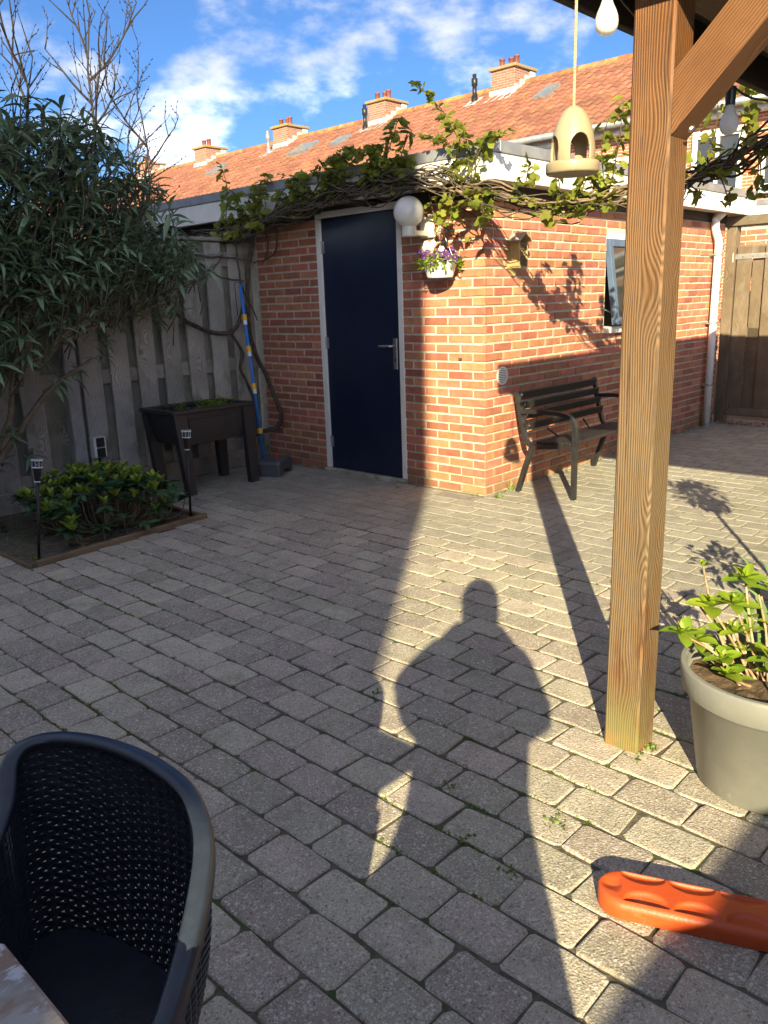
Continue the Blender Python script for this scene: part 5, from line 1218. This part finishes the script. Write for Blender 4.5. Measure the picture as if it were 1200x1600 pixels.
for k in range(26):
    i=rnd.randrange(10,NS-30); s=spine[i]; a=rnd.uniform(0,2*PI); shoot([s,s+Vector((-.03,math.cos(a)*.05,math.sin(a)*.05)),s+Vector((-.05,math.cos(a)*.12,math.sin(a)*.10+.02))],.003,3 if i>60 else 2,.8,m_bark if i<66 else m_barkl)
# bare thin stems hanging by the basket and on the wall
for t in ([(-.2,.5,2.02),(-.06,.42,1.92),(-.04,.20,1.78),(-.03,.02,1.74)],[(-.2,.25,2.04),(-.08,.12,1.95),(-.05,-.02,1.85)],[(-.15,.35,2.05),(-.1,.34,1.9),(-.12,.33,1.8)],[(-.22,-.1,2.02),(-.1,-.05,1.95),(.0,-.04,1.86),(.12,-.03,1.80)]):
    shoot(t,.006,2,.7)
# bracket carrying the vine on the eave
emit_leaves(vn,vl,VL,[m_vleaf],300)
bk=tag(part('vine_bracket',MB().bbox(-.30,-.008,.96,1.06,2.05,2.078,.003),m_darkwood),'short timber bracket under the eave carrying the vine above the door','bracket')
# thin cables from the vine down behind the post
cb=MB(); cb.tube([(-.27,-1.48,1.93),(-.55,-1.50,1.60),(-1.0,-1.55,1.0)],.004,5); cb.tube([(-.27,-1.44,1.90),(-.5,-1.48,1.62),(-1.0,-1.55,1.0)],.003,5)
tag(part('guy_wire',cb,m_iron),'pair of thin steel guy wires running down behind the timber post','wire')
cb=MB(); cb.tube(catmull([(-.215,2.45,2.28),(-.24,2.47,2.31),(-.25,2.50,2.27),(-.25,2.50,2.06)],4),.0045,6); tag(part('cable_loop',cb,m_black),'thin black cable looped over the fascia left of the vine','cable')
cb=MB(); cb.tube([(-1.4,2.36,1.80),(-.6,2.36,1.79),(-.16,2.33,1.80)],.006,6); tag(part('conduit',cb,m_iron),'thin grey conduit along the top of the fence','pipe')

# ------------------------------------------------------------------ big lance-leaved shrub at the left
sb=thing('butterfly_bush',(-2.75,2.05,0),'tall dense shrub with narrow grey green leaves on the left in front of the fence','shrub')
LIMB=[[(-2.85,2.05,0),(-2.65,2.0,.35),(-2.44,1.98,.57),(-2.23,1.97,.82),(-2.0,1.95,.98),(-1.84,1.95,1.07)],[(-2.85,2.05,0),(-2.72,2.0,.5),(-2.46,1.95,.97),(-2.2,1.92,1.12),(-1.9,1.9,1.30),(-1.5,1.9,1.55)],
      [(-2.88,2.05,0),(-2.75,1.95,.7),(-2.5,1.9,1.25),(-2.2,1.9,1.75),(-1.95,1.95,2.3)],[(-2.9,2.05,0),(-2.8,2.0,.8),(-2.7,1.9,1.5),(-2.5,1.8,2.1),(-2.35,1.8,2.6)],[(-2.5,1.95,.95),(-2.1,1.95,1.4),(-1.7,2.0,1.75),(-1.35,2.05,1.95),(-1.12,2.1,2.05)],
      [(-2.6,2.0,.40),(-2.45,1.95,.75),(-2.42,1.9,1.0),(-2.35,1.85,1.3)],[(-2.2,1.92,1.12),(-1.9,2.0,1.22),(-1.6,2.05,1.32),(-1.3,2.1,1.38),(-1.12,2.12,1.40)],[(-2.4,1.95,1.0),(-2.0,2.0,1.6),(-1.75,2.05,2.1),(-1.6,2.05,2.45)],[(-2.3,1.9,1.3),(-1.9,1.95,1.85),(-1.55,2.0,2.2)]]
for k,l_ in enumerate(LIMB):
    p=catmull(l_,6); r0=.030 if k in (0,1) else .024; f=MB(); f.tube([q+Vector((mnoise.noise(q*6),mnoise.noise(q*6+Vector((4,0,0))),mnoise.noise(q*6+Vector((0,4,0)))))*.02 for q in p],[r0*(1-.7*i/len(p)) for i in range(len(p))],7); part('branch',f,m_stem,sb,smooth=True)
def lance(L,W,droop):
    mb=MB(); vs=[]; n=5
    for i in range(n+1):
        t=i/n; w=W*(math.sin(PI*(t*.9+.06))**.9 if i<n else .06); y=L*(t-.10*droop*t*t); z=-droop*L*.55*t*t+ .02*L*t; vs+=[(-w/2,y,z+.25*w),(0,y,z),(w/2,y,z+.25*w)]
    fs=[]
    for i in range(n): a=i*3; fs+=[(a,a+1,a+4,a+3),(a+1,a+2,a+5,a+4)]
    return mb.add(vs,fs)
LP=[lance(.15,.034,.9),lance(.12,.030,.6),lance(.17,.036,1.2),lance(.09,.022,.4)]
sl_=[]; tw=MB()
def whorl(c,axis,n,s,spread=.7):
    axis=Vector(axis).normalized(); a0=rnd.uniform(0,6)
    F=frame(c,axis)
    for k in range(n):
        a=a0+k*2.4; e=rnd.uniform(.1,1.1)*spread; d=F.to_3x3()@Vector((math.cos(a)*math.cos(e),math.sin(a)*math.cos(e),math.sin(e)))
        sl_.append((leafmw(Vector(c)-axis*rnd.uniform(0,.10),d,rnd.gauss(0,.3),s*rnd.uniform(.7,1.1)),rnd.randrange(4),0))
nC=0
while nC<780:
    x=rnd.uniform(-2.85,-1.02); y=rnd.uniform(1.55,2.36); z=rnd.uniform(.95,2.62)
    # outline: highest in the middle, falling towards the right, ragged underneath
    u=(x+2.85)/1.83
    top=2.50-.10*math.sin(u*9)-.55*max(0,u-.55)/.45
    bot=1.36-.05*math.sin(u*7)+.22*max(0,u-.35) - (.28 if u<.25 else 0)
    if z>top or z<bot+rnd.uniform(-.1,.25): continue
    if u>.72 and rnd.random()<.35: continue
    c=Vector((x,y,z)); whorl(c,(rnd.gauss(0,.5),rnd.gauss(0,.4)-.15,1),rnd.randint(8,12),rnd.uniform(.75,1.05)); nC+=1
    b=c+Vector((rnd.gauss(-.12,.08),rnd.gauss(0,.08),-rnd.uniform(.15,.4))); tw.tube([b,c.lerp(b,.5)+Vector((.02,0,-.02)),c],[.005,.004,.003],4)
for c in ((-1.15,2.1,1.36),(-1.22,2.12,1.42),(-1.30,2.1,1.40),(-1.10,2.12,1.44),(-1.36,2.1,1.36),(-1.24,2.05,1.33),(-1.12,2.1,1.52),(-1.55,2.0,1.28),(-1.66,1.98,1.18),(-1.75,1.96,1.10),(-1.6,2.05,1.35),(-2.38,1.95,.55),(-2.42,1.9,.62),(-2.48,1.95,.50),(-2.44,1.92,.70),(-1.95,1.95,.98),(-2.05,1.9,1.2),(-2.2,1.9,1.15),(-2.3,1.8,1.25),(-2.15,1.85,1.0)):
    whorl(Vector(c)+Vector((rnd.gauss(0,.03),rnd.gauss(0,.03),rnd.gauss(0,.03))),(.4,-.2,.7),10,.8)
for c in ((-2.1,1.95,2.66),(-1.85,1.95,2.62),(-1.66,2.0,2.58),(-1.45,2.0,2.42),(-1.25,2.05,2.30),(-1.15,2.08,2.17),(-2.3,1.9,2.68),(-1.32,2.05,2.22),(-1.75,2.0,2.50)):
    whorl(Vector(c),(rnd.gauss(0,.2),-.1,1),9,.95,.9); tw.tube([Vector(c),Vector(c)-Vector((.03,0,.2)),Vector(c)-Vector((.12,0,.45))],[.003,.005,.006],5)
part('twigs',tw,m_twig2,sb,kind='stuff',smooth=True)
emit_leaves(sb,sl_,LP,[m_lance],300)

# ------------------------------------------------------------------ bare tree beyond the fence
def baretree(base,top,label,seed,spread=.9,nb=9):
    r=random.Random(seed); base=Vector(base); top=Vector(top); t=thing('bare_tree',base,label,'tree','bare trees beyond the fence')
    L=(top-base).length; n=9; tp=[base.lerp(top,i/n)+Vector((r.gauss(0,.025),r.gauss(0,.025),0)) for i in range(n+1)]; f=MB(); f.tube(tp,[.035*(1-.82*i/n) for i in range(n+1)],7); part('trunk',f,m_twig,t,smooth=True)
    br=MB(); bd=MB()
    def grow(p,d,l,rad,dep):
        k=max(3,int(l/.10)); pts=[p]; q=Vector(p); dd=Vector(d)
        for i in range(k):
            dd=(dd+Vector((r.gauss(0,.09),r.gauss(0,.09),.035+r.gauss(0,.05)))).normalized(); q=q+dd*l/k; pts.append(q.copy())
        br.tube(pts,[rad*(1-.65*i/k) for i in range(k+1)],4 if dep else 5)
        for i in range(1,k+1):
            if r.random()<.85 and dep>0:
                a=Vector((r.gauss(0,1),r.gauss(0,1),r.gauss(0,1))).normalized(); e=pts[i]+ (a*.3+dd*.7).normalized()*.028; bd.tube([pts[i],pts[i].lerp(e,.5)+a*.003,e],[.0025,.0055,.001],4)
        if dep<2:
            for i in range(1,k+1):
                if r.random()<(.80 if dep==0 else .55):
                    ax=Vector((r.gauss(0,1),r.gauss(0,1),r.gauss(0,.4))).normalized(); nd=(dd*.75+ax*.75+Vector((0,0,.35))).normalized(); grow(pts[i],nd,l*r.uniform(.35,.62),rad*.55,dep+1)
    for k in range(nb):
        h=.34+.62*k/nb; i=h*n; p=tp[int(i)].lerp(tp[min(n,int(i)+1)],i-int(i)); a=k*2.4+r.uniform(-.4,.4)+seed; grow(p,(math.cos(a)*spread,math.sin(a)*spread*.6,1),r.uniform(.65,1.15)*(1.15-.5*h),.013,0)
    grow(top,(0,0,1),.6,.008,0)
    part('branches',br,m_twig,t,kind='stuff'); part('buds',bd,m_twig,t,kind='stuff')
baretree((-1.25,3.9,0),(-1.18,3.9,3.6),'bare budding tree behind the leafy shrub, leftmost of three',11,1.0,11)
baretree((-.75,4.1,0),(-.42,4.0,3.9),'bare budding tree behind the leafy shrub, tallest in the middle',23,1.1,13)
baretree((-.25,4.0,0),(-.02,4.0,3.2),'bare budding tree behind the leafy shrub, rightmost and lowest',37,1.0,10)

# ------------------------------------------------------------------ what stands behind the camera and throws the shade
nh=thing('neighbour_house',(-13,0,0),'tall brick house whose wall shades the left of the garden','house')
f=MB(); f.box(-17,-11.0,-7.62,7.5,-.05,7.9); part('wall',f,m_farX,nh)
f=MB(); f.bbox(-17.2,-11.0,-7.62,7.7,7.9005,8.02,.01); part('roof',f,m_zinc,nh)
bfn=thing('rear_fence',(-5,-5.5,0),'plain board fence behind the veranda','fence')
for k in range(62):
    x=-12+k*.25; f=None; part('board',bbm,None,bfn,Matrix.Translation((x,-5.49,.93))@Matrix.Scale(1.46,4,Vector((1,0,0))))
f=MB(); f.bbox(-12.2,3.6,-5.53,-5.45,1.75,1.80,.004); part('cap_rail',f,m_rail,bfn)

# photographer (casts the shadow in the middle of the picture)
D2=Vector((math.cos(SUN_AZ),math.sin(SUN_AZ),0)); N2=Vector((-math.sin(SUN_AZ),math.cos(SUN_AZ),0)); P0=Vector((CAM.x,CAM.y,0))-D2*.42
def W(l,fwd,z): return P0+N2*l+D2*fwd+Vector((0,0,z))
def skin(name,joints,edges,mt,root,parent,sub=2):
    me=bpy.data.meshes.new(name); me.from_pydata([j[0] for j in joints],edges,[]); o=bpy.data.objects.new(name,me); COL.objects.link(o)
    md=o.modifiers.new('s','SKIN'); md.use_smooth_shade=True
    lay_=me.skin_vertices[0].data
    for i,j in enumerate(joints): lay_[i].radius=j[1] if isinstance(j[1],tuple) else (j[1],j[1]); lay_[i].use_root=(i==root)
    sb_=o.modifiers.new('u','SUBSURF'); sb_.levels=sub; sb_.render_levels=sub
    dg=bpy.context.evaluated_depsgraph_get(); m2=bpy.data.meshes.new_from_object(o.evaluated_get(dg)); bpy.data.objects.remove(o)
    m2.materials.clear(); m2.materials.append(mt); m2.name=name
    return part(name,m2,None,parent)
pe=thing('person',P0,'person in dark jacket standing with raised phone taking the photograph','person')
J=[(W(.03,0,.93),(.15,.11)),(W(.02,0,1.10),(.135,.10)),(W(.01,0,1.27),(.165,.105)),(W(.01,.0,1.385),(.10,.075)),(W(.01,.01,1.45),.055),(W(.005,.03,1.53),(.075,.09)),(W(0,.035,1.60),(.078,.095)),(W(0,.03,1.655),(.055,.07)),
   (W(.175,0,1.345),.075),(W(.28,.06,1.20),.062),(W(.17,.24,1.26),.042),(W(.075,.34,1.345),.030),
   (W(-.125,0,1.345),.070),(W(-.185,.07,1.16),.065),(W(-.14,.24,1.24),.042),(W(-.06,.34,1.335),.030),
   (W(.13,0,.86),.095),(W(.15,.02,.50),.068),(W(.16,-.02,.10),.045),(W(.16,.10,.045),.040),(W(-.06,0,.86),.095),(W(-.085,.02,.50),.068),(W(-.10,-.02,.10),.045),(W(-.10,.10,.045),.040)]
Eg=[(0,1),(1,2),(2,3),(3,4),(4,5),(5,6),(6,7),(2,8),(8,9),(9,10),(10,11),(2,12),(12,13),(13,14),(14,15),(0,16),(16,17),(17,18),(18,19),(0,20),(20,21),(21,22),(22,23)]
body=skin('body',J,Eg,m_jacket,0,pe)
f=MB()
cr=[(1.37,-.10,.12),(1.345,-.155,.19),(1.28,-.205,.26),(1.20,-.245,.305),(1.14,-.235,.27),(1.10,-.155,.212),(1.0,-.14,.208),(.95,-.135,.212),(.86,-.15,.245),(.80,-.165,.31),(.72,-.18,.41),(.60,-.21,.43)]  # unseen coat outline, bulked and flared only to shape the cast shadow
vs=[]
for z,a,b in cr:
    for k in range(20):
        an=2*PI*k/20; vs.append(W((a+b)/2+(b-a)/2*math.cos(an),(.12 if z<1.3 else .08)*math.sin(an),z))
f.add(vs,[(i*20+k,i*20+(k+1)%20,(i+1)*20+(k+1)%20,(i+1)*20+k) for i in range(len(cr)-1) for k in range(20)]); part('shadow_shaping_coat',f,m_jacket,pe,smooth=True)
f=MB(); f.lathe([(.0,.115),(.05,.105),(.083,.075),(.105,.03),(.105,-.02),(.10,-.09),(.09,-.13)],W(0,.015,1.585),20,mat=Matrix.Rotation(SUN_AZ,4,'Z')@Matrix.Scale(.82,4,Vector((0,1,0)))); part('hair',f,m_hair,pe,smooth=True)
for s in (1,-1):
    hc=W(.062*s,.365,1.352); f=MB()
    jn=[(W(.066*s,.345,1.335),.022),(hc,.022)]; ed=[(0,1)]
    for q in range(4):
        b=W((.066-.004*q)*s,.372+.0*q,1.375-.018*q); m1_=W((.060)*s,.392,1.378-.019*q); t_=W((.040+.004*q)*s,.396,1.378-.019*q); k=len(jn); jn+=[(b,.0095),(m1_,.0088),(t_,.0075)]; ed+=[(1,k),(k,k+1),(k+1,k+2)]
    k=len(jn); jn+=[(W(.050*s,.352,1.36),.011),(W(.030*s,.358,1.375),.009)]; ed+=[(1,k),(k,k+1)]
    skin('hand',jn,ed,m_skin,0,pe,1)
ph=tag(part('phone',MB().bbox(-.0365,.0365,-.004,.004,-.115,.030,.003),m_black,None,Matrix.Translation(CAM-D2*.018)@Matrix.Rotation(YAW-PI/2,4,'Z')@Matrix.Rotation(-PITCH,4,'X')),'black phone held up in both hands','phone')

# potted ball plant standing under the veranda, right of the picture (its shadow falls behind the post)
bp_=thing('potted_plant',(-1.38,-2.72,0),'round leafed pot plant standing under the veranda, out of the picture','plant')
f=MB(); f.lathe([(0,0),(.12,0),(.15,.26),(.16,.27),(.16,.30),(.145,.30),(.14,.26),(0,.26)],(-1.38,-2.72,0),24); part('pot',f,m_pot_clay,bp_)
f=MB(); f.tube(catmull([(-1.38,-2.72,.25),(-1.34,-2.75,.6),(-1.28,-2.78,1.0)],4),.012,6); f.tube(catmull([(-1.38,-2.72,.25),(-1.42,-2.68,.4),(-1.5,-2.6,.52)],4),.007,6); part('stem',f,m_stem,bp_)
f=MB()
for c,n,r in (((-1.27,-2.78,1.08),420,.17),((-1.48,-2.62,.50),170,.15)):
    for _ in range(n):
        d=Vector((rnd.gauss(0,1),rnd.gauss(0,1),rnd.gauss(0,1))).normalized(); p=Vector(c)+d*r*rnd.uniform(.3,1.0); mw=leafmw(p,d+Vector((rnd.gauss(0,.5),rnd.gauss(0,.5),rnd.gauss(0,.4))),0,rnd.uniform(.6,1.0)); f.add([mw@Vector(v) for v in hp_[1].v],hp_[1].f)
part('foliage',f,m_hyd,bp_,kind='stuff',fix=False)
